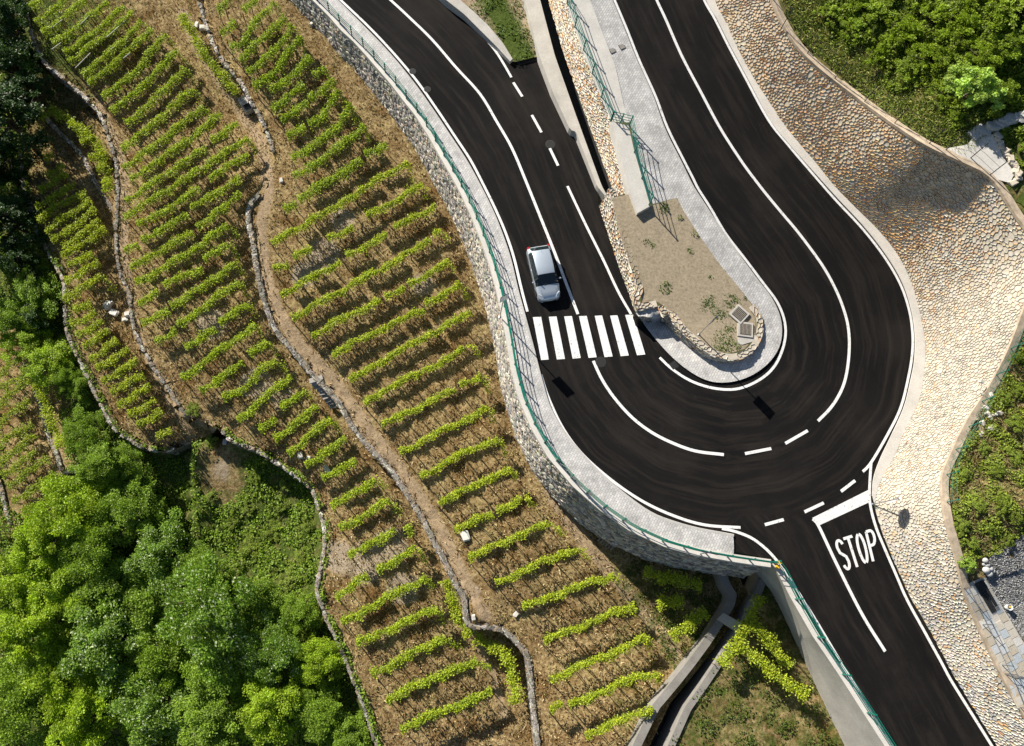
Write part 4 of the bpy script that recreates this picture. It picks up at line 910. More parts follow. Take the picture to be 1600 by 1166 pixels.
# ------------------------------------------------------------------ vine rows
ORD = 'first second third fourth fifth sixth seventh eighth ninth tenth eleventh twelfth thirteenth fourteenth fifteenth sixteenth seventeenth eighteenth nineteenth twentieth twenty-first twenty-second twenty-third twenty-fourth twenty-fifth twenty-sixth twenty-seventh twenty-eighth twenty-ninth thirtieth thirty-first thirty-second thirty-third thirty-fourth thirty-fifth thirty-sixth thirty-seventh thirty-eighth thirty-ninth fortieth forty-first forty-second forty-third forty-fourth forty-fifth'.split()
G = None                                          # a gap in a row
def Za(*p): return [q if q is G else (320 + q[0] / 5, q[1] / 5) for q in p]
def Zf(*p): return [q if q is G else (30 + q[0] / 5, q[1] / 5) for q in p]
# each row: (points along the canopy, trailing shoots at the upper end)
V1R = [(Za((105, 95), (190, -10)), G), (Za((120, 260), (240, 170), G, (300, 85), (410, -10)), G), (Za((200, 380), (290, 320), (420, 150), (540, 15)), Za((550, 20), (620, 130))), (Za((275, 470), (420, 330), (630, 130)), G), (Za((330, 570), (520, 420), (690, 200)), Za((700, 210), (790, 370))), (Za((390, 690), (550, 550), (640, 430), (750, 285)), G), (Za((510, 720), (700, 570), (830, 450)), G), (Za((520, 860), (680, 730), (780, 660), G, (850, 590), (930, 520)), Za((935, 525), (1010, 650))), (Za((600, 950), (800, 790), G, (820, 780), (1010, 620)), G),
  ([(448, 212), (478, 200), G, (482, 194), (505, 180), (530, 142)], [(533, 143), (538, 156)]), ([(456, 248), (514, 210), (530, 192), (548, 163)], [(550, 165), (556, 185)]), ([(458, 276), (512, 242), (570, 196)], [(571, 198), (576, 212)]), ([(444, 328), (462, 316), G, (466, 312), (520, 278), (566, 250), G, (570, 242), (605, 225)], G), ([(425, 381), (440, 371), (478, 350), (480, 344), (514, 330), (554, 303), (600, 275), (637, 253)], [(639, 255), (646, 277)]), ([(428, 421), (450, 412), G, (458, 402), (488, 388), G, (512, 373), (552, 354), G, (573, 338), (614, 315), (661, 288)], [(663, 290), (668, 303)]), ([(438, 461), (494, 430), (532, 409), G, (541, 400), (606, 366), G, (616, 356), (681, 321)], G), ([(456, 497), (526, 458), (629, 401), (672, 374), G, (677, 367), (690, 362)], [(691, 362), (702, 371)]),
  ([(487, 526), (546, 492), (595, 470), G, (601, 463), (632, 449), G, (638, 445), (704, 408)], [(704, 410), (710, 417)]), ([(519, 555), (564, 530), (663, 483), G, (665, 476), (719, 443)], [(722, 445), (731, 465)]), ([(547, 595), (609, 557), (674, 521), (737, 488)], G), ([(570, 632), (613, 602), (663, 580), (726, 545)], [(730, 541), (742, 540), (751, 554)]), ([(596, 665), (650, 638), (713, 608), G, (719, 602), (751, 587)], [(757, 590), (764, 609)]), ([(625, 707), (704, 667), (765, 638)], [(769, 640), (769, 658)]), ([(657, 746), (717, 712), (778, 685)], [(781, 686), (792, 710)]), ([(686, 788), (747, 755), (801, 735)], [(803, 736), (808, 747)]), ([(710, 828), (745, 813), (770, 803), G, (776, 798), (816, 780)], [(820, 776), (828, 779), (838, 792)]), ([(732, 873), (791, 845), (857, 818)], [(860, 818), (883, 834)]), ([(775, 912), (850, 878), (903, 857)], [(906, 858), (923, 872)]), ([(817, 950), (873, 928), (928, 909), (960, 900)], [(962, 900), (971, 910)]), ([(850, 1003), (928, 971), (992, 946)], [(994, 948), (995, 960)]), ([(860, 1062), (940, 1028), (1012, 996)], [(1014, 998), (1019, 1017)]), ([(890, 1104), (976, 1066), (1028, 1052)], [(1029, 1054), (1034, 1070)]), ([(915, 1150), (990, 1118), (1020, 1106)], G), ([(860, 1112), (880, 1100)], G)]
V2R = [(Zf((90, 60), (170, -10)), G), (Zf((130, 180), (320, 30), (345, -10)), G), (Zf((180, 260), (420, 80), (525, -10)), G), (Zf((260, 340), (480, 190), (600, 90), (690, 10)), G), (Zf((350, 410), (540, 290), (700, 150), (830, 50)), G), (Zf((380, 480), (560, 360), (720, 240), (890, 90)), G), (Zf((490, 590), (650, 460), (800, 320), (960, 170)), Zf((965, 172), (1020, 230))), (Zf((540, 660), (720, 510), (880, 370), (1040, 220)), G), (Zf((650, 760), (860, 600), (980, 470), (1140, 260)), Zf((1145, 265), (1210, 360))), (Zf((720, 880), (900, 720), (1080, 560), (1220, 390)), Zf((1225, 395), (1310, 470))), (Zf((830, 970), (990, 840), (1150, 680), (1290, 530)), Zf((1295, 535), (1360, 620))), ([(190, 234), (218, 210), (250, 184), (302, 138)], [(303, 140), (314, 152)]), ([(192, 262), (238, 230), (280, 196), (318, 167)], [(320, 168), (330, 180)]), ([(204, 282), (236, 258), (294, 218), (346, 177)], G), ([(196, 314), (236, 288), (290, 251), (322, 230), G, (330, 220), (371, 192)], G), ([(194, 340), (230, 316), (298, 274), (326, 254), (388, 216)], [(389, 217), (396, 226)]), ([(214, 352), (256, 330), (312, 294), G, (326, 278), (360, 258), (388, 240)], G), ([(194, 392), (216, 382), G, (222, 377), (262, 352), (294, 336), G, (298, 326), (350, 294), (376, 278)], G), ([(204, 420), (242, 396), (302, 364), G, (306, 354), (356, 320), (374, 300)], G), ([(212, 442), (246, 424), (292, 396), (356, 352)], [(358, 352), (370, 364)]), ([(256, 448), (268, 440), (316, 418), G, (318, 406), (356, 382)], [(358, 377), (368, 396)]), ([(216, 476), (248, 456), G, (266, 478), (320, 446), (368, 410)], [(370, 410), (376, 424)]), ([(222, 506), (264, 486), G, (278, 510), (328, 472), (374, 440)], [(376, 440), (384, 460)]), ([(242, 534), (276, 516), G, (288, 542), (338, 514), G, (342, 506), (388, 474)], [(390, 474), (396, 488)]), ([(284, 593), (326, 560), (360, 536), (400, 508)], [(402, 509), (406, 520)]), ([(313, 612), (344, 590), (380, 567), G, (389, 554), (416, 533)], [(418, 534), (430, 550)]), ([(349, 623), (385, 603), (405, 581), (432, 563)], [(437, 565), (446, 578)]), ([(371, 657), (419, 617), (455, 587)], G), ([(405, 673), (432, 655), G, (439, 639), (477, 610)], [(478, 611), (486, 618)]), ([(428, 686), (464, 662), (495, 632)], G), ([(450, 709), (493, 673), (518, 655)], [(520, 655), (529, 673)]), ([(477, 727), (542, 686)], G), ([(504, 749), (556, 718)], G), ([(517, 791), (561, 767), (586, 749)], [(589, 749), (602, 760)]), ([(532, 828), (572, 803), (608, 783)], [(611, 785), (626, 803)]), ([(545, 870), (586, 846), (617, 828), G, (633, 822), (644, 838)], G), ([(590, 894), (620, 874), (649, 855)], [(653, 857), (665, 880)]), ([(524, 934), (575, 900)], G), ([(534, 974), (595, 940), (633, 920), (667, 902)], [(670, 904), (676, 920)]), ([(557, 1007), (620, 978), (684, 950)], [(687, 953), (692, 976)]), ([(580, 1054), (640, 1024), (696, 996)], [(700, 999), (718, 1014)]), ([(604, 1096), (660, 1066), (708, 1048), (746, 1034)], [(750, 1036), (768, 1048)]), ([(625, 1140), (700, 1108), (770, 1082)], G)]
V3R = [([(64, 186), (72, 178)], G), ([(125, 223), (146, 214)], G), ([(139, 247), (160, 238)], G), ([(151, 265), (165, 258)], G), ([(69, 249), (83, 242)], G), ([(72, 275), (99, 256)], G), ([(60, 298), (88, 282), (104, 270)], G), ([(57, 326), (80, 308), (118, 287)], G), ([(58, 345), (90, 321), (135, 300)], G), ([(71, 363), (100, 340), (142, 312)], G), ([(81, 377), (105, 361), (128, 343), (150, 326)], G), ([(99, 389), (125, 368), (155, 342)], G), ([(97, 402), (128, 380), (165, 357)], G), ([(106, 415), (145, 396)], G), ([(101, 439), (155, 410)], G), ([(98, 468), (158, 431)], [(160, 432), (173, 449)]), ([(114, 485), (142, 472)], G), ([(111, 508), (150, 488)], G), ([(119, 526), (160, 500)], G), ([(129, 541), (171, 516)], G), ([(140, 562), (184, 531)], G), ([(150, 577), (201, 544)], G), ([(160, 598), (214, 560)], G), ([(173, 613), (225, 585)], G), ([(183, 634), (235, 603)], G), ([(201, 650), (243, 624)], G), ([(214, 665), (253, 642)], G), ([(245, 685), (268, 672)], G)]
V4R = [([(-12, 562), (20, 545)], G), ([(-12, 595), (32, 557)], G), ([(-12, 614), (47, 580)], G), ([(-12, 643), (45, 592)], G), ([(-12, 671), (45, 625)], G), ([(-12, 699), (50, 662)], G), ([(-10, 730), (55, 679)], G), ([(2, 744), (57, 704)], G), ([(12, 761), (75, 714)], G), ([(20, 786), (85, 741)], G), ([(35, 801), (85, 771)], G)]
V5R = [([(1007, 892), (1050, 905), (1097, 915)], 'shaded vine row close under the curved stone wall'), ([(1027, 945), (1070, 939)], 'short shaded vine row left of the channel bend'), ([(1051, 999), (1102, 952)], 'slanting vine row beside the left channel wall'), ([(1186, 930), (1182, 945), (1174, 968), (1154, 999), (1126, 1040)], 'sunlit vine row following the right bank of the channel'), ([(1175, 980), (1201, 1001), (1224, 1029), (1236, 1042)], 'vine row nearest the concrete wall of the stop road'), ([(1152, 1008), (1190, 1036), (1227, 1064), (1260, 1090)], 'middle of the vine rows right of the channel'),
       ([(285, 22), (310, 70), (335, 105), (372, 145)], 'vine row climbing along the wall by the upper footpath'), ([(696, 906), (710, 950), (736, 994)], 'narrow vine row running along the foot of the path wall'), ([(740, 998), (770, 1012), (796, 1030), (800, 1060), (806, 1100)], 'curling vine row in the shadow of the wall bend'), ([(74, 172), (110, 188), (142, 216), (160, 240), (168, 300)], 'vine row along the stone edging of the narrow left strip'), ([(57, 597), (72, 640), (82, 660), (95, 700)], 'loose vine row beside the edging of the bottom left plot')]
m = MB(); m.tube([(0, 0, -.15), (0, 0, 1.0)], [.028, .022], 5); STAKE = m.mesh('stake'); STAKE.materials.append(MATS['wood'])
m = MB(); m.tube([(.06, 0, -.1), (.02, .03, .35), (.04, -.02, .7), (0, 0, .95)], [.035, .028, .022, .015], 5); STEM = m.mesh('vine_stem'); STEM.materials.append(MATS['bark'])
def vine_row(segs, hook, label, group, cw=.115, ch=.6, dens=460, hgt=1.5, lsz=.12, base=(.33, .43, .035), zf=T1, stakes=.85):
    runs = []; cur = []
    for p in segs:
        if p is G: runs.append(cur); cur = []
        else: cur.append(p)
    runs.append(cur); Cs = []
    allp = [p for r in runs for p in r]
    wl_ = [at_ground(x, y, hgt, zf) for x, y in resample(np.array(allp), 9)]
    root = tag(empty('vine_row', wl_[0]), label, 'vine row', group); o3 = np.array(wl_[0])
    gl = resample(np.array([tuple(w) for w in wl_]), .1)
    for r in runs:
        g = np.array([tuple(at_ground(x, y, hgt, zf)) for x, y in (spline(r, 9) if len(r) > 2 else resample(np.array(r), 9))]); L = np.linalg.norm(np.diff(g, axis=0), axis=1).sum()
        n = max(12, int(L * dens)); t = rng.uniform(0, 1, n); lump = .75 + .45 * np.sin(t * L * 2.3 + rng.uniform(0, 6)) * rng.uniform(.3, 1, n) + .25 * np.sin(t * L * 5.1 + 1)
        k = rng.random(n) < np.clip(lump + .25, .25, 1); t = t[k]; lump = lump[k]; n = len(t)
        idx = t * (len(g) - 1); i = np.minimum(idx.astype(int), len(g) - 2); f = (idx - i)[:, None]; c = g[i] * (1 - f) + g[i + 1] * f
        d = g[i + 1] - g[i]; d /= np.linalg.norm(d, axis=1)[:, None] + 1e-9; s = np.stack([-d[:, 1], d[:, 0], d[:, 0] * 0], 1)
        hz = hgt - ch * .3 + ch * .5 * rng.beta(2.2, 1.3, n) * (.6 + .5 * lump) - (rng.random(n) < .16) * rng.uniform(.1, .6, n)
        wander = .07 * np.sin(t * L * 1.7 + rng.uniform(0, 6)) + .05 * np.sin(t * L * 4.3)
        c = c + s * (rng.normal(0, cw, n) * (.7 + .4 * lump) + wander)[:, None]; c[:, 2] += hz; Cs.append(c)
    if hook:
        g = np.array([tuple(at_ground(x, y, hgt, zf)) for x, y in resample(np.array(hook), 3)]); n = int(20 + 95 * np.linalg.norm(g[-1] - g[0])); t = rng.uniform(0, 1, n); idx = t * (len(g) - 1); i = np.minimum(idx.astype(int), len(g) - 2); f = (idx - i)[:, None]
        c = g[i] * (1 - f) + g[i + 1] * f + rng.normal(0, .12, (n, 3)); c[:, 2] += hgt - .05 - t * .75; Cs.append(c)
    Cn = np.concatenate(Cs) - o3
    leaves('foliage', Cn, lsz, greens(len(Cn), base, .5, .5), 'leaf', root, up=.5)  # wide tone spread puts the sparkle of lit leaves into their colour
    for w in resample(gl, stakes):
        o = link('stake', STAKE, None, root, Vector(w) - wl_[0]); o.scale = (1, 1, hgt + rng.uniform(-.05, .22)); o.rotation_euler = (rng.normal(0, .03), rng.normal(0, .03), rng.uniform(0, 3))
    for w in resample(gl, stakes)[:-1]:
        o = link('vine_stem', STEM, None, root, Vector(w) - wl_[0] + Vector((rng.uniform(-.1, .1), rng.uniform(-.1, .1), 0))); o.scale = (1, 1, hgt * .92); o.rotation_euler = (0, 0, rng.uniform(0, 6))
    m = MB(); m.tube([Vector(w) - wl_[0] + Vector((0, 0, hgt * .97)) for w in gl[::12]] + [Vector(gl[-1]) - wl_[0] + Vector((0, 0, hgt * .97))], .006, 3, False); m.build('wire', 'wire', root)
    return root
def spread(rows, where, group, **kw):
    for k, (s, h) in enumerate(rows):
        q = [p for p in s if p is not G]; Lr = math.hypot(q[-1][0] - q[0][0], q[-1][1] - q[0][1]); gaps = sum(p is G for p in s)
        kw2 = dict(kw)
        if where.startswith('upper') and k < 13: kw2.update(cw=.155, ch=.8, dens=470, base=(.27, .385, .028), lsz=.12, hgt=1.45)
        vine_row(s, h, '%s%s vine row, %s from the top on the %s' % ('long ' if Lr > 170 else 'short ' if Lr < 60 else '', 'broken' if gaps else 'trellised', ORD[k], where), group, **kw2)
spread(V1R, 'upper terrace beside the road wall', 'vine rows on the upper terrace')
spread(V2R, 'middle terrace left of the footpath', 'vine rows on the middle terrace', cw=.135, ch=.65, dens=460, base=(.30, .41, .032), lsz=.12)
spread(V3R, 'narrow lower terrace at the left', 'vine rows on the lower terrace', cw=.15, ch=.6, dens=420, base=(.31, .40, .03))
spread(V4R, 'plot in the bottom left corner', 'vine rows on the corner plot', cw=.18, ch=.55, dens=340, base=(.24, .33, .03))
for s, lab in V5R: vine_row(s, G, lab, 'vine rows apart from the terraces', zf=(lambda a, b: -3.9) if s[0][0] > 1110 else T1, hgt=1.4, cw=.2, stakes=1.6)

# ------------------------------------------------------------------ dry grass and low plants (nobody could count these)
def scatter_px(poly, n, zf):
    q = np.array(poly, float); x0, y0 = q.min(0); x1, y1 = q.max(0); px = rng.uniform(max(x0, -60), min(x1, 1660), n * 2); py = rng.uniform(max(y0, -60), min(y1, 1225), n * 2); k = inside(px, py, q); px, py = px[k][:n], py[k][:n]
    return px, py, Pn(px, py, zf(px, py))
def blades(name, W, h, col, label, cat, lean=.8, width=.05):
    N = len(W); d = rng.normal(0, lean, (N, 3)); d[:, 2] = 1; d /= np.linalg.norm(d, axis=1)[:, None]; s = np.cross(d, rng.normal(0, 1, (N, 3))); s /= np.linalg.norm(s, axis=1)[:, None]; hh = (h * rng.uniform(.4, 1.4, N))[:, None]
    w = (width * rng.uniform(.6, 1.5, N))[:, None]; V = np.stack([W - s * w, W + s * w, W + d * hh], 1).reshape(-1, 3)
    return tag(link(name, mesh_np(name, V, np.arange(3 * N).reshape(-1, 3), col=np.repeat(col, 3, 0)), 'straw'), label, cat, kind='stuff')
px, py, W = scatter_px(ZONE1, 75000, Tz); k = pdist(px, py, PATH1)[0] > 7 + 6 * np.sin(px * .21 + py * .13); W = W[k]; n = len(W)
clump = (np.sin(W[:, 0] * 1.9) + np.sin(W[:, 1] * 2.3 + W[:, 0])) * .5; k = rng.random(n) < .55 + .4 * clump; W = W[k]; n = len(W)
STRAW = np.array([(.46, .345, .17), (.31, .21, .095), (.57, .46, .27), (.16, .10, .042), (.19, .2, .055)])
blades('dry_grass', W, .2, STRAW[rng.choice(5, n, p=[.33, .27, .19, .15, .06])] * rng.uniform(.7, 1.2, (n, 1)), 'dry straw-coloured grass between the vine rows of the upper terrace', 'grass', 1.0, .035)
px, py, W = scatter_px(ZONE2, 60000, Tz); k = (pdist(px, py, PATH2)[0] > 6 + 5 * np.sin(px * .21 + py * .13)); W = W[k]; n = len(W)
blades('dry_grass', W, .19, STRAW[rng.choice(5, n, p=[.29, .28, .16, .15, .12])] * rng.uniform(.7, 1.2, (n, 1)), 'dry brown grass between the vine rows of the middle terrace', 'grass', 1.0, .035)
px, py, W = scatter_px(ZONE3 + [], 26000, Tz); n = len(W)
blades('dry_grass', W, .2, STRAW[rng.choice(5, n, p=[.24, .24, .16, .16, .2])] * rng.uniform(.6, 1.1, (n, 1)), 'dry grass and weeds on the narrow lower terrace', 'grass', 1.0, .035)
def low_plants(name, poly, n, zf, base, size, hmax, label, keepf=None, cat='ground cover', thr=.0, var=.35):
    px, py, W = scatter_px(poly, n, zf); c = np.sin(px * .11 + 1.3 * np.sin(py * .07)) + np.sin(py * .13 + 1.7 * np.sin(px * .05)); k = c + rng.normal(0, .6, len(px)) > thr
    if keepf is not None: k &= keepf(px, py)
    W = W[k]; c = c[k]; W[:, 2] += rng.uniform(0, 1, len(W)) * hmax * np.clip(.5 + .5 * c, .15, 1.2)
    return tag(leaves(name, W, size, greens(len(W), base, var, .4), 'leaf'), label, cat, kind='stuff')
low_plants('weeds', ZONE1, 9000, Tz, (.10, .14, .025), .12, .15, 'green weeds scattered over the upper terrace', lambda a, b: (a + b * .25 < 560) | (a > 1000) | (pdist(a, b, WB2)[0] < 26), thr=.5)
low_plants('weeds', ZONE2, 9000, Tz, (.095, .14, .022), .12, .15, 'green weeds along the edges of the middle terrace', lambda a, b: (pdist(a, b, L2)[0] < 30) | (b < 260), thr=.3)
low_plants('wall_weeds', L2 + shifted(L2, 14, 0)[::-1], 5200, Tz, (.16, .24, .03), .12, .25, 'weeds and vine shoots growing over the middle terrace wall', None, thr=-.4)
low_plants('wall_weeds', L3[2:] + shifted(L3[2:], 12, 0)[::-1], 2600, Tz, (.14, .22, .03), .12, .25, 'weeds growing over the lowest terrace wall', None, thr=-.4)
low_plants('undergrowth', ZONEF, 90000, Tz, (.19, .31, .035), .17, .5, 'leafy green undergrowth below the trees on the wooded slope', lambda a, b: (pdist(a, b, [(20, 560), (45, 640), (55, 700), (50, 760)])[0] > 46) & (np.hypot(a - 345, (b - 735) / 1.4) > 38), thr=-1.2)
low_plants('hillside_scrub', [(1200, -60), (1247, 66), (1340, 145), (1437, 212), (1660, 370), (1660, -60)], 75000, Hz, (.16, .235, .028), .17, .55, 'tangled green scrub covering the hillside above the ochre stones', lambda a, b: (pdist(a, b, CREST)[0] > 55 + 22 * np.sin(a * .05 + b * .03)) & ~inside(a, b, [(1468, 236), (1512, 222), (1520, 206), (1600, 172), (1606, 196), (1560, 204), (1596, 270), (1584, 296)]), thr=-1.0)
low_plants('hillside_weeds', [(1660, 480), (1600, 512), (1560, 600), (1518, 665), (1484, 735), (1486, 800), (1502, 880), (1560, 865), (1600, 835), (1660, 800)], 22000, Hz, (.24, .33, .05), .13, .25, 'patchy weeds and grass on the hillside above the pale stones', None, thr=-.1)
px, py, W = scatter_px([(1200, -60), (1247, 66), (1340, 145), (1437, 212), (1500, 242), (1560, 215), (1460, 60), (1330, -60)], 26000, Hz); k = (pdist(px, py, CREST)[0] > 8) & (rng.random(len(px)) < np.clip(1.4 - pdist(px, py, CREST)[0] / 85, .15, 1)); W = W[k]; n = len(W)
blades('bank_grass', W, .28, np.array([(.30, .35, .07), (.22, .30, .05), (.42, .38, .14), (.14, .20, .035)])[rng.choice(4, n)] * rng.uniform(.7, 1.25, (n, 1)), 'yellow-green grass bank along the crest above the ochre stones', 'grass', .9, .035)
px, py, W = scatter_px([(1660, 480), (1600, 512), (1560, 600), (1518, 665), (1484, 735), (1486, 800), (1502, 880), (1560, 865), (1600, 835), (1660, 800)], 14000, Hz); n = len(W)
blades('bank_grass', W, .24, np.array([(.26, .26, .08), (.16, .20, .045), (.36, .29, .14), (.22, .16, .08)])[rng.choice(4, n)] * rng.uniform(.7, 1.25, (n, 1)), 'dry and green grass on the bank above the pale stones', 'grass', .9, .035)
low_plants('planter_grass', PBED, 2600, z_pb, (.09, .16, .018), .14, .3, 'green grass growing in the roadside planter', None, thr=-.6)
low_plants('bed_weeds', bed_px, 16000, lambda a, b: bedz(a, b) + .02, (.10, .17, .03), .085, .1, 'sparse green weeds sprouting on the island bed', lambda a, b: np.minimum.reduce([np.hypot(a - x, (b - y)) / r for x, y, r in ((1143, 470, 14), (1130, 535, 22), (1140, 515, 12), (1125, 490, 14), (1108, 475, 16), (1038, 325, 12), (1040, 450, 12), (1010, 378, 7), (1019, 383, 6), (1062, 340, 6), (1078, 392, 6), (1110, 433, 5), (1134, 423, 5), (1165, 465, 6), (1085, 365, 7), (1150, 540, 8))]) < rng.random(len(a)) ** .6, thr=-3)
low_plants('plot_weeds', CHAN_R + ARM_BOT[::-1], 9000, z_plot, (.08, .13, .02), .13, .2, 'weeds on the small plot right of the channel', None, thr=0)
low_plants('shade_weeds', [(960, 850), (1120, 890), (1140, 925), (1060, 1060), (1020, 980)], 3500, Tz, (.075, .12, .02), .14, .2, 'weeds in the shade under the curved wall', None, thr=.1)

# ------------------------------------------------------------------ trees and shrubs
def tree_meshes(seed, R, Ht, nclump, nleaf, lsz, base, blossom=0.0, trunk=True):
    """trunk with limbs, and a crown of leaf clumps; origin at the foot"""
    r = np.random.default_rng(seed); m = MB(); cl = []
    zt = Ht * .42 if trunk else Ht * .12
    if trunk: m.tube([(0, 0, -.4), (r.normal(0, .1), r.normal(0, .1), zt * .5), (r.normal(0, .15), r.normal(0, .15), zt), (0, 0, Ht * .8)], [.05 * R + .06, .04 * R + .05, .035 * R + .03, .02], 7)
    for k in range(nclump):
        a = r.uniform(0, 6.283); q = r.uniform(.1, 1) ** .55 if k % 6 else r.uniform(0, .4); rr = R * q * r.uniform(.7, 1.28); zz = zt * .7 + (Ht - zt * .7) * math.sqrt(max(0, 1 - q * q * .92)) * r.uniform(.55, 1.08)
        c = np.array([rr * math.cos(a), rr * math.sin(a), zz]); cl.append((c, R * r.uniform(.1, .27)))
        if k % 2 == 0:
            s = np.array([0, 0, zt * r.uniform(.5, 1.1)]); md = (s + c) / 2 + r.normal(0, .1 * R, 3); m.tube([s, md, c], [.02 * R + .02, .015 * R + .012, .008], 5)
    w = np.array([s ** 2 for _, s in cl]); w /= w.sum(); pick = r.choice(len(cl), nleaf, p=w); cc = np.array([c for c, _ in cl])[pick]; ss = np.array([s for _, s in cl])[pick]
    d = r.normal(0, 1, (nleaf, 3)); d /= np.linalg.norm(d, axis=1)[:, None]; d[:, 2] *= .7; rad = ss * (r.uniform(.35, 1.08, nleaf))
    Cn = cc + d * rad[:, None]; tone = np.array([r.uniform(.75, 1.25) for _ in cl])[pick][:, None]
    col = greens(nleaf, base, .28, .35) * tone
    if blossom > 0:
        kb = (r.random(nleaf) < blossom) & (d[:, 2] > .1); col[kb] = np.array([.66, .72, .50]) * r.uniform(.7, 1.1, (kb.sum(), 1))
    V, F, c4 = leaf_arrays(Cn, lsz, col, .5, .7)
    cm = mesh_np('crown', V, F, col=c4); cm.materials.append(MATS['leaf']); tm = m.mesh('trunk', True); tm.materials.append(MATS['bark']); return tm, cm
LIME, GREEN, SHADE_GREEN, PALE = (.29, .43, .028), (.19, .31, .032), (.032, .08, .013), (.14, .22, .05)  # third green is darkened: the left edge's shade is put into the crowns
KINDS = {'lime': [tree_meshes(21 + k, 2.4, 4.4, 80, 14000, .145, LIME) for k in range(3)], 'green': [tree_meshes(41 + k, 2.4, 4.2, 80, 14000, .14, GREEN) for k in range(3)], 'blossom': [tree_meshes(61 + k, 2.5, 4.4, 80, 14000, .14, (.17, .30, .04), .10) for k in range(2)], 'dark': [tree_meshes(81 + k, 2.6, 6.0, 60, 7500, .2, SHADE_GREEN) for k in range(2)], 'shrub': [tree_meshes(101 + k, 1.0, 1.3, 44, 3000, .115, (.21, .31, .03), 0, False) for k in range(3)], 'pale_shrub': [tree_meshes(121 + k, 1.0, 1.0, 44, 2600, .11, (.23, .32, .05), 0, False) for k in range(2)], 'bright': [tree_meshes(141, 1.7, 3.0, 60, 5200, .22, (.36, .52, .12))]}
def plant(name, kind, px, py, rpx, label, cat, zf=T1, group=None, tall=1.0, trunkname='trunk'):
    var = KINDS[kind]; tm, cm = var[int(rng.integers(len(var)))]
    R0 = 1.0 if 'shrub' in kind else (1.7 if kind == 'bright' else 2.4); H0 = 1.2 if 'shrub' in kind else (3.2 if kind == 'bright' else 5.2)
    z = zf(px, py); sc = rpx * (CAMH - z) / FPX / R0 * 1.04; w = at_ground(px, py, H0 * sc * .6 * tall, zf)
    e = tag(empty(name, w, float(rng.uniform(0, 6.28))), label, cat, group); e.scale = (sc * rng.uniform(.85, 1.3), sc * rng.uniform(.85, 1.3), sc * tall * rng.uniform(.85, 1.15))
    link(trunkname, tm, None, e); link('crown', cm, None, e); return e
TR = [('green', 55, 455, 36, 'bright tree standing out of the shade left of the lower terrace'), ('lime', 75, 566, 30, 'round light green tree above the corner vine plot'), ('green', 105, 590, 22, 'small dark tree right of the round light green tree'), ('green', 128, 604, 20, 'small tree against the wall of the lower terrace'), ('lime', 42, 530, 30, 'light green tree at the head of the corner vine plot'), ('green', 15, 500, 32, 'tree at the left edge above the corner vine plot'),
      ('green', 128, 672, 30, 'tree crown between the corner plot and the lower terrace wall'), ('green', 160, 722, 36, 'dense tree just below the lower terrace wall'), ('lime', 165, 755, 26, 'yellow-green crown in the middle of the dense trees'), ('green', 200, 732, 26, 'tree under the end of the lower terrace'), ('green', 200, 790, 40, 'broad green tree below the yellow-green crown'), ('lime', 105, 800, 40, 'light green tree beside the bottom of the corner plot'), ('lime', 60, 850, 42, 'light green tree by the stub of stone edging'), ('green', 150, 850, 40, 'mid green tree between two light green trees'), ('lime', 25, 915, 44, 'light green tree at the left edge of the wood'), ('lime', 95, 915, 42, 'light green tree inside the left wood'), ('green', 165, 920, 42, 'dark gapped tree in the middle of the wood'), ('blossom', 250, 865, 46, 'blossoming tree at the top of the wood'), ('green', 225, 935, 42, 'mid green tree below the top blossoming tree'), ('lime', 45, 985, 46, 'big light green tree near the bottom left corner'), ('blossom', 165, 1000, 50, 'blossoming tree in the lower left of the wood'), ('lime', 95, 1050, 44, 'light green tree left of the lower blossoming tree'), ('green', 245, 1020, 44, 'tree between the two lower blossoming trees'), ('blossom', 330, 955, 56, 'largest blossoming tree in the wood'), ('green', 310, 890, 32, 'tree above the largest blossoming tree'), ('blossom', 425, 1015, 46, 'pale blossoming tree nearest the vine terrace'), ('green', 345, 1045, 42, 'tree at the bottom of the wood under the largest blossoming tree'), ('green', 400, 940, 32, 'tree between blossoming tree and terrace wall'), ('green', 240, 800, 22, 'tree left of the bare gully'), ('lime', 500, 1030, 30, 'small tree tucked below the terrace wall'), ('green', 470, 960, 28, 'bushy tree close under the terrace wall'),
      ('green', 20, 1100, 46, 'tree in the bottom left corner'), ('lime', 130, 1130, 48, 'light green tree on the bottom edge, left'), ('blossom', 240, 1110, 46, 'blossoming tree on the bottom edge'), ('green', 330, 1125, 46, 'tree on the bottom edge right of the blossoming one'), ('lime', 425, 1110, 44, 'light green tree on the bottom edge below the pale blossoming tree'), ('green', 500, 1120, 38, 'tree on the bottom edge beside the terrace wall'), ('green', 545, 1160, 26, 'last small tree on the bottom edge before the vines')]
for kd, x, y, r, lab in TR: plant('broadleaf_tree', kd, x, y, r, lab, 'tree', group='trees of the lower left wood')
for x, y, r, lab in ((12, 40, 40, 'dark tree in the top left corner'), (22, 105, 36, 'shade-darkened brownish tree below the top left corner'), (15, 190, 44, 'shade-darkened tree beside the narrow left strip'), (2, 265, 42, 'dark tree at the left edge in deep shade'), (18, 345, 40, 'shaded tree left of the lower terrace wall'), (40, 415, 28, 'shaded small tree above the bright tree'), (62, 500, 24, 'dark tree between bright tree and terrace wall'), (52, 145, 26, 'dark tree hanging over the narrow left strip')):
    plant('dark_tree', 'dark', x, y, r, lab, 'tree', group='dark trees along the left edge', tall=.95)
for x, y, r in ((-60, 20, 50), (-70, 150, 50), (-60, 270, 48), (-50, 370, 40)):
    plant('dark_tree', 'dark', x, y, r, 'tall dark tree beyond the left picture edge', 'tree', group='tall dark trees beyond the left edge', tall=1.15)
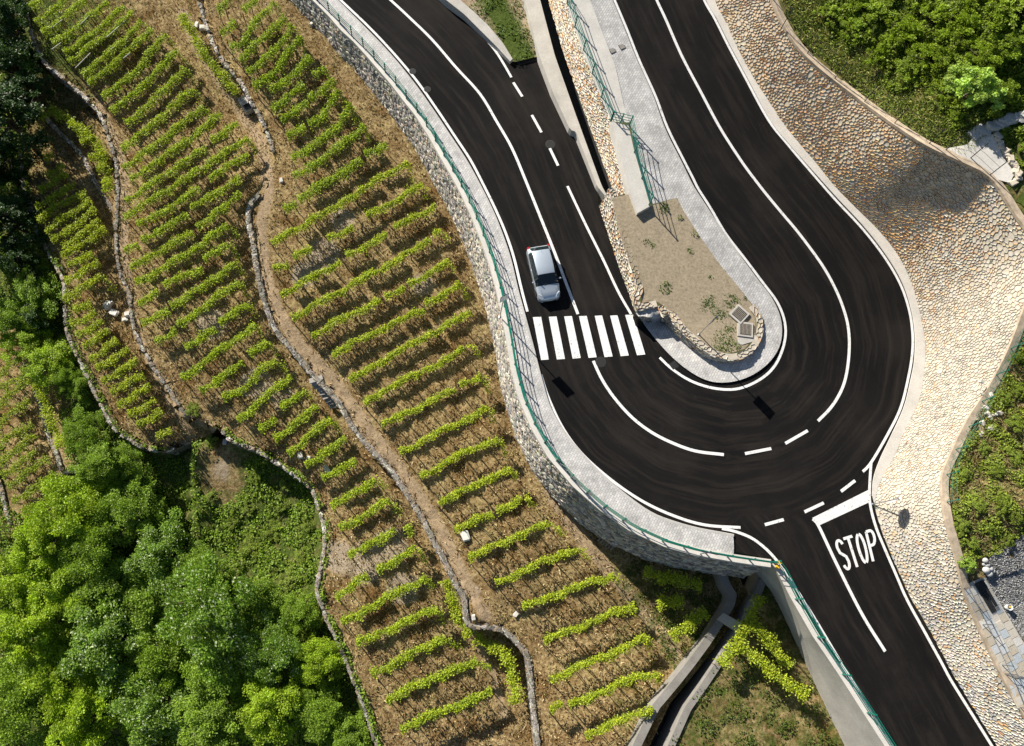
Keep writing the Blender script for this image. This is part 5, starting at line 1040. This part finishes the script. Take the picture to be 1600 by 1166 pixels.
SH = [(400, 745, 13), (440, 790, 15), (385, 790, 13), (425, 830, 14), (470, 870, 14), (330, 775, 10), (365, 815, 13), (455, 905, 14), (295, 750, 10), (395, 850, 16), (300, 640, 12), (445, 755, 14), (330, 690, 9), (480, 820, 14), (470, 1000, 16)]
for i, (x, y, r) in enumerate(SH): plant('shrub', 'pale_shrub', x, y, r, 'low green shrub, %s from the top on the open slope below the terrace wall' % ORD[sorted((p[1], p[0]) for p in SH).index((y, x))], 'shrub', T1, 'shrubs on the open slope below the terrace', .6, 'stems')
US = [p for p in [(1265, 30, 22), (1300, 20, 26), (1340, 40, 30), (1380, 20, 34), (1420, 50, 36), (1465, 25, 38), (1510, 40, 40), (1560, 25, 40), (1590, 70, 36), (1290, 70, 18), (1330, 90, 22), (1375, 85, 28), (1420, 110, 28), (1465, 85, 34), (1545, 85, 34), (1360, 125, 18), (1400, 145, 20), (1445, 150, 24), (1480, 140, 26), (1575, 140, 30), (1430, 185, 16), (1470, 190, 20), (1498, 180, 14), (1600, 235, 14), (1325, 60, 20), (1400, 70, 24), (1350, 0, 30), (1440, -10, 34), (1530, -10, 36), (1600, 10, 36), (1600, 305, 12), (1505, 110, 28)] if pdist(np.array([float(p[0])]), np.array([float(p[1])]), CREST)[0][0] > 62]
for i, (x, y, r) in enumerate(US):
    bnd = 0 if y < 45 else 1 if y < 95 else 2; kth = sorted(p[0] for p in US if (0 if p[1] < 45 else 1 if p[1] < 95 else 2) == bnd).index(x)
    plant('shrub', 'shrub', x, y, r, 'dense green hillside shrub, %s from the left in the %s band above the ochre stones' % (ORD[kth], ('top', 'middle', 'lower')[bnd]), 'shrub', H1, 'shrubs on the hillside above the ochre stones', .7, 'stems')
plant('young_tree', 'bright', 1526, 135, 38, 'pale bright green young tree on the upper right hillside', 'tree', H1)
LS = [(1590, 560, 13), (1575, 620, 12), (1590, 660, 13), (1540, 700, 10), (1510, 740, 11), (1560, 735, 12), (1590, 715, 13), (1530, 790, 12), (1570, 790, 14), (1550, 825, 11), (1590, 810, 12), (1505, 820, 12), (1598, 610, 14), (1520, 850, 12), (1575, 845, 10)]
for x, y, r in LS: plant('shrub', 'pale_shrub', x, y, r, 'scrubby bush, %s from the top on the earthy bank above the pale stones' % ORD[sorted((p[1], p[0]) for p in LS).index((y, x))], 'shrub', H1, 'bushes on the bank above the pale stones', .9, 'stems')
plant('shrub', 'bright', 1513, 882, 13, 'bright yellow-green bush beside the round boulders', 'shrub', H1, trunkname='stems')
# ------------------------------------------------------------------ car
def make_car():
    p0 = P(839, 388, rz(839, 388)); p1 = P(861, 474, rz(861, 474)); w = P(848, 433, rz(848, 433)); hd = math.atan2((p1 - p0).y, (p1 - p0).x)
    e = tag(empty('hatchback_car', (w.x, w.y, (on_road(w.x, w.y) or 0)), hd), 'silver hatchback car coming up to the zebra crossing in the left lane', 'car'); e.scale = (.97, .97, .97)
    ST = [(-1.93, .56, .54, .62, .50, .66), (-1.90, .70, .66, .78, .60, .82), (-1.86, .79, .74, .90, .66, .96), (-1.78, .82, .79, .95, .66, 1.03), (-1.40, .83, .81, .95, .58, 1.37), (-1.15, .83, .815, .945, .575, 1.42), (-.7, .83, .82, .935, .585, 1.45), (-.2, .83, .82, .925, .585, 1.455), (.22, .83, .815, .915, .565, 1.42), (.34, .83, .815, .91, .565, 1.385), (.98, .825, .79, .885, .66, .955), (1.08, .825, .78, .875, .62, .915), (1.4, .815, .75, .82, .58, .865), (1.68, .78, .68, .735, .50, .775), (1.83, .69, .60, .64, .42, .67), (1.91, .56, .49, .53, .34, .55)]
    rows = []
    for x, wl, wb, zb, wr, zr in ST:
        h = [(wl * .95, .2), (wl, .38), (wb + .012, max(.4, zb - .2)), (wb, zb), (wr + (wb - wr) * .08 if zr - zb > .2 else wr, zr - .045 if zr - zb > .2 else (zb + zr) / 2 + .01), (wr * .8, zr), (0, zr + .02)]
        rows.append([(x, -y, z) for y, z in h] + [(x, y, z) for y, z in h[-2::-1]])
    n = len(rows[0]); V = [p for r in rows for p in r]; grp = {'body': [], 'windscreen': [], 'rear_window': [], 'side_window_r': [], 'side_window_l': []}
    for i in range(len(rows) - 1):
        xm = (ST[i][0] + ST[i + 1][0]) / 2
        for j in range(n - 1):
            f = (i * n + j, (i + 1) * n + j, (i + 1) * n + j + 1, i * n + j + 1); key = 'body'
            if j in (3, 8) and -1.42 < xm < .98: key = 'side_window_r' if j == 3 else 'side_window_l'
            if 4 <= j <= 7 and .34 < xm < .98: key = 'windscreen'
            if 4 <= j <= 7 and -1.78 < xm < -1.4: key = 'rear_window'
            grp[key].append(f)
    grp['body'] += [tuple(range(n))[::-1], tuple((len(rows) - 1) * n + j for j in range(n)), ]
    def part(name, fs, mat, parent=e):
        us = sorted({i for f in fs for i in f}); mp = {u: k for k, u in enumerate(us)}; me = bpy.data.meshes.new(name); me.from_pydata([V[u] for u in us], [], [tuple(mp[i] for i in f) for f in fs])
        bm = bmesh.new(); bm.from_mesh(me); bmesh.ops.recalc_face_normals(bm, faces=bm.faces); bm.to_mesh(me); bm.free(); me.polygons.foreach_set('use_smooth', np.ones(len(me.polygons), bool)); return link(name, me, mat, parent)
    body = part('body', grp['body'], 'car_paint'); part('windscreen', grp['windscreen'], 'car_glass'); part('rear_window', grp['rear_window'], 'car_glass'); part('side_window', grp['side_window_r'], 'car_glass'); part('side_window', grp['side_window_l'], 'car_glass')
    for s in (-1, 1):
        for x in (-.38, .55, -1.12):
            m = MB(); m.box((x, s * .705, 1.17), (.07, .03, .40), Matrix.Rotation(s * .47, 3, 'X')); m.build('door_pillar', 'rubber', e)
        m = MB(); m.box((.15, s * .834, .56), (1.5, .012, .045)); m.build('side_trim', 'rubber', e)
        m = MB(); m.box((-.3, s * .838, .80), (.17, .025, .03)); m.build('door_handle', 'car_paint', e)
        m = MB(); m.box((0, 0, 0), (.11, .17, .11)); bmm = m.mesh('mirror'); bm = bmesh.new(); bm.from_mesh(bmm); bmesh.ops.bevel(bm, geom=bm.edges[:], offset=.03, segments=2, affect='EDGES'); bm.to_mesh(bmm); bm.free()
        o = link('mirror', bmm, 'car_paint', e, Vector((.66, s * .92, .97)))
        m = MB(); m.add([(1.55, s * .735, .72), (1.80, s * .60, .62), (1.85, s * .44, .60), (1.79, s * .40, .69), (1.60, s * .52, .78), (1.48, s * .70, .80)], [(0, 1, 2, 3, 4, 5)]); bmm = m.mesh('headlight'); bm = bmesh.new(); bm.from_mesh(bmm); r = bmesh.ops.extrude_face_region(bm, geom=bm.faces[:]); bmesh.ops.translate(bm, vec=(.035, s * .02, .035), verts=[v for v in r['geom'] if isinstance(v, bmesh.types.BMVert)]); bmesh.ops.recalc_face_normals(bm, faces=bm.faces); bm.to_mesh(bmm); bm.free(); link('headlight', bmm, 'lamp_glass', e)
        m = MB(); m.box((-1.855, s * .70, .86), (.10, .17, .30), Matrix.Rotation(-s * .25, 3, 'Z')); m.build('tail_light', 'tail_red', e)
        for x in (-1.18, 1.2):
            t = MB(); t.lathe([(.17, -.095), (.27, -.1), (.3, -.06), (.3, .06), (.27, .1), (.17, .095)], 24); tm = t.build('tyre', 'rubber', None, True); rm = MB(); rm.lathe([(.03, -.05), (.18, -.07), (.185, .07), (.16, .085), (.05, .06), (.03, .07)], 20)
            wroot = empty('wheel'); wroot.parent = e; wroot.location = (x, s * .735, .3); wroot.rotation_euler = (-s * math.pi / 2, 0, 0); tm.parent = wroot; rm.build('rim', 'steel', wroot, True)
    m = MB(); m.box((1.925, 0, .46), (.02, .46, .11)); m.build('number_plate', 'sign_white', e)
    m = MB(); m.box((-1.94, 0, .60), (.02, .46, .11)); m.build('number_plate', 'sign_white', e)
    m = MB(); m.box((1.90, 0, .32), (.06, .9, .12)); m.build('grille', 'rubber', e)
    m = MB(); m.tube([(-1.2, 0, 1.44), (-1.45, 0, 1.62)], .006, 5); m.build('aerial', 'rubber', e)
    for y in (-.25, .28): m = MB(); m.tube([(.97, y, .975), (.80, y + .42 if y < 0 else y + .3, 1.085)], .01, 5); m.build('wiper', 'rubber', e)
    m = MB()
    for y in (-.5, .5): m.box((1.35, y, .885), (.6, .006, .006))
    m.build('bonnet_seam', 'rubber', e)
    return e
make_car()

# ------------------------------------------------------------------ signs and posts
def px_dir(px, py, dx, dy, z=0.):
    v = P(px + dx, py + dy, z) - P(px, py, z); return math.atan2(v.y, v.x)
def panel_sign(label, px, py, z, h, dirpx, pw=.6, ph=.9, front='sign_white', shape='rect', name='road_sign'):
    w = P(px, py, z); e = tag(empty(name, w, px_dir(px, py, *dirpx, z)), label, 'sign'); m = MB(); m.tube([(0, 0, -.1), (0, 0, h)], .035, 8); m.lathe([(.09, 0), (.09, .03), (.05, .05)], 10); m.build('pole', 'steel', e)
    m = MB()
    if shape == 'rect': m.box((0, -.05, h - ph / 2), (pw, .02, ph)); m.build('panel', 'dark_steel', e); m = MB(); m.box((0, -.063, h - ph / 2), (pw - .05, .006, ph - .05)); m.build('face', front, e)
    else:
        for r, y, mat, nm in ((.45, -.05, 'sign_white', 'panel'), (.42, -.064, 'sign_red', 'face')):
            mm = MB(); v = [(r * math.cos(math.radians(22.5 + 45 * k)), y + s, h - .45 + r * math.sin(math.radians(22.5 + 45 * k))) for s in (-.005, .005) for k in range(8)]; mm.add(v, [tuple(range(8)), tuple(range(15, 7, -1))] + [(k, (k + 1) % 8, 8 + (k + 1) % 8, 8 + k) for k in range(8)]); mm.build(nm, mat, e)
        mm = MB()
        for strokes in (S_ST, T_ST, O_ST, P_ST):
            for stt in strokes: mm.tube([((u - .49) * .66, -.072, h - .45 + (.5 - v) * .26) for u, v in stt], .018, 4)
        mm.build('lettering', 'sign_white', e)
    m = MB(); m.box((0, -.03, h - ph * .3), (.12, .05, .04)); m.box((0, -.03, h - ph * .75), (.12, .05, .04)); m.build('bracket', 'steel', e); return e
panel_sign('dark upright panel sign on the outer wall railing beside the car', 781, 496, rz(790, 496) + .1, 4.0, (.88, -.48))
panel_sign('upright panel sign on a pole in the island bed', 1092, 523, 1.15, 3.5, (.70, -.72))
panel_sign('octagonal stop sign leaning over the pale stones at the junction', 1364, 788, rz(1362, 788), 2.9, (.87, -.45), shape='oct', ph=.8)
panel_sign('low narrow direction sign on the lower part of the outer wall', 1091, 866, .3, 2.3, (.97, .22), 1.05, .28, 'sign_blue')
w = P(1208, 880, rz(1208, 880)); e = tag(empty('marker_post', w), 'small yellow marker post at the railing corner by the junction', 'post'); m = MB(); m.tube([(0, 0, 0), (0, 0, .9)], .045, 8); m.build('pole', 'yellow', e); m = MB(); m.box((.0, 0, .98), (.2, .16, .2)); m.build('cap', 'yellow', e); m = MB(); m.box((.14, -.22, .25), (.16, .2, .35)); m.build('valve_box', 'yellow', e)

# ------------------------------------------------------------------ odds and ends on the terraces
def rock(px, py, size, label, seed, zf=T1, col=(.58, .56, .52), group=None, name='field_stone', flat=.6, cat='rock'):
    w = P(px, py, zf(px, py)); me = chunk(seed, rough=.22); at = me.attributes.new('col', 'FLOAT_COLOR', 'POINT'); at.data.foreach_set('color', np.tile([*col, 1], len(me.vertices)).astype(np.float32)); o = tag(link(name, me, 'rubble', None, w + Vector((0, 0, size * flat * .3))), label, cat, group); o.rotation_euler = (random.uniform(-.2, .2), random.uniform(-.2, .2), random.uniform(0, 6)); o.scale = (size, size * .7, size * flat); return o
o = rock(726, 838, .68, 'white boulder beside a vine row end on the upper terrace', 301, col=(.72, .71, .68)); o.rotation_euler[2] = 1.9
for k, (x, y, s, lab) in enumerate(((318, 46, .6, 'pale boulder at the head of the upper footpath wall'), (308, 40, .4, 'smaller pale boulder beside the head of the footpath'), (440, 283, .4, 'pale stone at the end of the upper path wall'), (470, 712, .5, 'pale rock between vine rows near the lower wall'), (482, 718, .4, 'second rock between vine rows near the lower wall'), (511, 733, .5, 'rock at the lower end of a short vine row'), (330, 688, .5, 'big grey rock on the corner of the lower terrace'), (352, 691, .4, 'grey rock at the tip of the gully'), (203, 492, .6, 'pale block in the wall gap of the middle terrace'), (196, 500, .45, 'pale block below the wall gap'), (170, 478, .7, 'pale flat stone on the strip below the middle terrace'), (180, 490, .6, 'pale flat stone beside the strip path'), (468, 10, .5, 'pale rock near the top under the road wall'), (488, 38, .4, 'small pale rock under the road wall'), (740, 965, .35, 'grey stone on the tongue of the upper terrace'), (806, 960, .4, 'pale stone at the end of a vine row'))): rock(x, y, s, lab, 310 + k)
w0 = P(386, 168, T1(372, 160) + .05); e = tag(empty('stone_trough', w0, px_dir(386, 168, 14, 22, -5)), 'grey box trough by the upper footpath wall', 'trough'); m = MB()
for a in (((0, .3, .25), (1.3, .08, .5)), ((0, -.3, .25), (1.3, .08, .5)), ((-.61, 0, .25), (.08, .52, .5)), ((.61, 0, .25), (.08, .52, .5)), ((0, 0, .05), (1.1, .52, .06))): m.box(*a)
m.build('basin', 'concrete', e); m = MB(); m.box((-.3, 0, .515), (.7, .66, .05)); m.build('lid', 'concrete_light', e)
for k in range(6):
    a = P(936 + k * 4.0 - 2, 846 + k * 2.6, -4.55 + .1 + (k % 2) * .09); b = P(945 + k * 4.0, 834 + k * 2.6, -4.35 + (k % 2) * .09); m = MB(); m.tube([a, b], [.06, .05], 7); tag(m.build('wooden_pole', 'grey_wood'), 'weathered wooden pole in the pile at the foot of the curved wall', 'pole', 'poles piled at the foot of the curved wall')
m = MB(); q = [(97, 740), (114, 728), (127, 741), (118, 747), (102, 745)]; W = [P(x, y, T1(x, y) + zz) for (x, y), zz in zip(q, (.5, .65, .5, .35, .4))]; c = sum(W, Vector()) / 5 + Vector((0, 0, .25)); m.add(W + [c] + [p - Vector((0, 0, .7)) for p in W], [(i, (i + 1) % 5, 5) for i in range(5)] + [((i + 1) % 5, i, 6 + i, 6 + (i + 1) % 5) for i in range(5)]); tag(m.build('tarpaulin', 'tarp'), 'black tarpaulin over a heap at the end of the corner plot', 'tarpaulin')
for k, (a, b) in enumerate((((250, 220), (335, 155)), ((480, 190), (565, 105)), ((440, 530), (555, 415)), ((685, 290), (830, 160)), ((715, 385), (775, 345)), ((255, 385), (325, 335)), ((815, 455), (865, 415)))):
    p, q = Zf(a, b); A_ = at_ground(p[0], p[1], 1.6); B_ = at_ground(q[0], q[1], 1.6); e = tag(empty('trellis_pole', A_), 'pale pole laid over the bushy vines in the top left', 'pole', 'pale poles over the top left vines'); m = MB(); m.tube([Vector((0, 0, 1.6)), B_ - A_ + Vector((0, 0, 1.6))], .03, 6); m.build('rail', 'concrete_light', e)
    for v in (Vector(), B_ - A_): m = MB(); m.tube([v + Vector((0, 0, -.1)), v + Vector((0, 0, 1.62))], .035, 6); m.build('post', 'wood', e)

# ------------------------------------------------------------------ top of the embankment, lower right
def HP(px, py, dz=0.): return P(px, py, H1(px, py) + dz)
gp = [(1548, 869), (1575, 851), (1660, 795), (1730, 820), (1730, 1040), (1640, 1035), (1606, 1012), (1539, 903)]
tag(link('gravel_yard', cdt_mesh('gravel_yard', np.array(gp), lambda a, b: Hz(a, b) + .10, 8, 8, None, .3, .012), 'gravel'), 'grey gravel yard behind the paved path', 'gravel', kind='structure')
px, py, W = scatter_px(gp, 9000, lambda a, b: Hz(a, b) + .11); n = len(W); gcol = np.repeat(rng.uniform(.08, .42, (n, 1)), 3, 1) * np.array([1, 1, .98]); V, F, c4 = leaf_arrays(W, .11, gcol, 1.2, .9); tag(link('gravel_stones', mesh_np('gravel_stones', V, F, col=c4), 'rubble'), 'loose grey gravel covering the yard', 'gravel', kind='stuff')
path = tag(empty('paved_path'), 'stone slab path along the top of the pale embankment', 'path')
A0, B0, C0, D0 = [np.array(p, float) for p in ((1504, 917), (1537, 902), (1640, 1075), (1592, 1105))]
NA, NL = 4, 14
for i in range(NL):
    for j in range(NA):
        t0, t1 = (i + .04) / NL, (i + .96) / NL; s0, s1 = (j + .04) / NA, (j + .96) / NA; off = (j % 2) * .03
        if j in (2, 3) and i < 5 and not (j == 3 and i > 99): 
            if j == 2: continue
        q = [(A0 * (1 - t) + D0 * t) * (1 - s) + (B0 * (1 - t) + C0 * t) * s for t, s in ((t0 + off, s0), (t1 + off, s0), (t1 + off, s1), (t0 + off, s1))]
        W = [HP(p[0], p[1], .19 + random.uniform(-.008, .012)) for p in q]; m = MB(); m.prism([(a.x, a.y) for a in W], [a.z - .08 for a in W], [a.z for a in W]); o = m.build('slab', random.choice(['slab_a', 'slab_b', 'slab_c']) if False else 'concrete', path)
        me = o.data; me.materials.clear(); me.materials.append(MATS['rubble']); at = me.attributes.new('col', 'FLOAT_COLOR', 'POINT'); cc = random.choice([(.42, .44, .45), (.46, .43, .37), (.36, .40, .43), (.5, .49, .46), (.40, .36, .29)]); at.data.foreach_set('color', np.tile([*cc, 1], len(me.vertices)).astype(np.float32))
link('mortar_bed', cdt_mesh('mortar_bed', np.array([(1503, 916), (1538, 901), (1642, 1075), (1590, 1108)], float), lambda a, b: Hz(a, b) + .15, 10, 10, None, .2), 'concrete', path)
g0 = [HP(*p, .21) for p in ((1523, 912), (1537, 906), (1563, 952), (1550, 958))]; ge = tag(empty('steel_grating'), 'long dark steel grating set in the paved path', 'grating'); m = MB(); m.prism([(a.x, a.y) for a in g0], [a.z - .06 for a in g0], [a.z - .02 for a in g0]); m.build('pit', 'shade_void', ge)
for k in range(8): 
    t = (k + .5) / 8; a = g0[0].lerp(g0[1], t); b = g0[3].lerp(g0[2], t); m = MB(); m.tube([a, b], .022, 4); m.build('bar', 'dark_steel', ge)
railing('railing', 'slim steel railing along the paved path over the pale stones', [tuple(HP(x, y, .1)) for x, y in resample(np.array([(1505, 919), (1530, 968), (1555, 1020), (1575, 1062), (1592, 1105)], float), 8)], 1.0, step=2.2, rails=(.5, 1.0), mat='steel', rr=.018, pr=.025)
railing('railing', 'short steel rail across the foot of the paved path', [tuple(HP(x, y, .1)) for x, y in resample(np.array([(1568, 1052), (1595, 1062), (1608, 1046)], float), 8)], 1.0, step=.9, rails=(.15, .5, 1.0), mat='steel', rr=.018, pr=.02)
w = HP(1572, 949, .1); e = tag(empty('bucket', w), 'white bucket at the edge of the gravel yard', 'bucket'); m = MB(); m.lathe([(.12, 0), (.17, .33), (.175, .34), (.155, .34), (.11, .03)], 16); m.build('pail', 'white_plastic', e); m = MB(); m.box((.03, .02, .29), (.1, .08, .07)); m.build('sponge', 'yellow', e)
for k, (x, y, s) in enumerate(((1539.5, 876, .36), (1543, 883, .32), (1541, 891, .46), (1548, 889, .32), (1546, 897, .4), (1537, 882, .2), (1552, 893, .26))):
    bm = bmesh.new(); bmesh.ops.create_icosphere(bm, subdivisions=2, radius=.5); 
    for v in bm.verts: v.co *= 1 + random.uniform(-.07, .07)
    me = bpy.data.meshes.new('boulder'); bm.to_mesh(me); bm.free(); me.polygons.foreach_set('use_smooth', np.ones(len(me.polygons), bool)); g = random.uniform(.36, .52); at = me.attributes.new('col', 'FLOAT_COLOR', 'POINT'); at.data.foreach_set('color', np.tile([g, g, g * .97, 1], len(me.vertices)).astype(np.float32)); o = tag(link('boulder', me, 'rubble', None, HP(x, y, .1 + s * .28)), '%s round grey boulder between the bright bush and the gravel' % ('topmost second third fourth lowest leftmost rightmost'.split()[k]), 'boulder', 'round boulders by the gravel yard'); o.scale = (s, s * .85, s * .75)
# concrete landing and stone gully at the upper right crest
lp = [(1474, 233), (1512, 226), (1522, 212), (1550, 208), (1570, 250), (1586, 270), (1578, 286), (1552, 279), (1512, 248)]
tag(link('concrete_landing', cdt_mesh('concrete_landing', np.array(lp), lambda a, b: Hz(a, b) + .12, 8, 8, None, .2), 'concrete_light'), 'bare concrete landing on the crest above the stone slope', 'landing', kind='structure')
for k, (x, y) in enumerate([tuple(p) for p in resample(np.array([(1520, 212), (1545, 200), (1575, 190), (1606, 180)], float), 6.5)]): rock(x + random.uniform(-2, 2), y + random.uniform(-2.5, 2.5), random.uniform(.5, .85), '%s grey stone of the gully counted from the concrete landing' % ORD[k], 400 + k, H1, (.40, .40, .39), 'gully stones above the concrete landing', 'gully_stone', .45)
for k, (x, y) in enumerate([tuple(p) for p in resample(np.array([(1556, 214), (1568, 236), (1580, 254), (1590, 272), (1584, 288)], float), 6)]): rock(x + random.uniform(-2, 2), y + random.uniform(-2, 2), random.uniform(.35, .6), '%s pale edging stone down the right side of the concrete landing' % ORD[k], 440 + k, H1, (.52, .46, .37), 'pale stones edging the concrete landing', 'edging_stone', .5)
for k in range(26): rock(1545 + random.gauss(0, 10), 640 + random.gauss(0, 28), random.uniform(.18, .36), 'small pale rubble stone on the bank above the pale embankment', 470 + k, H1, (.55, .52, .46), 'rubble stones on the bank above the pale embankment', 'rubble_stone', .6)
# small inspection covers in the pavement by the median
for x, y, lab in ((972, 73, 'square cover in the upper pavement near the kerb'), (957, 79, 'square cover in the upper pavement near the coping')):
    w = P(x, y, float(z_pave_r(np.array([x]), np.array([y]))[0]) + .006); e = tag(empty('inspection_cover', w, .5), lab, 'cover'); m = MB(); m.box((0, 0, 0), (.42, .42, .012)); m.build('frame', 'dark_steel', e); m = MB(); m.box((0, 0, .008), (.34, .34, .01)); m.build('lid', 'concrete_dark', e)
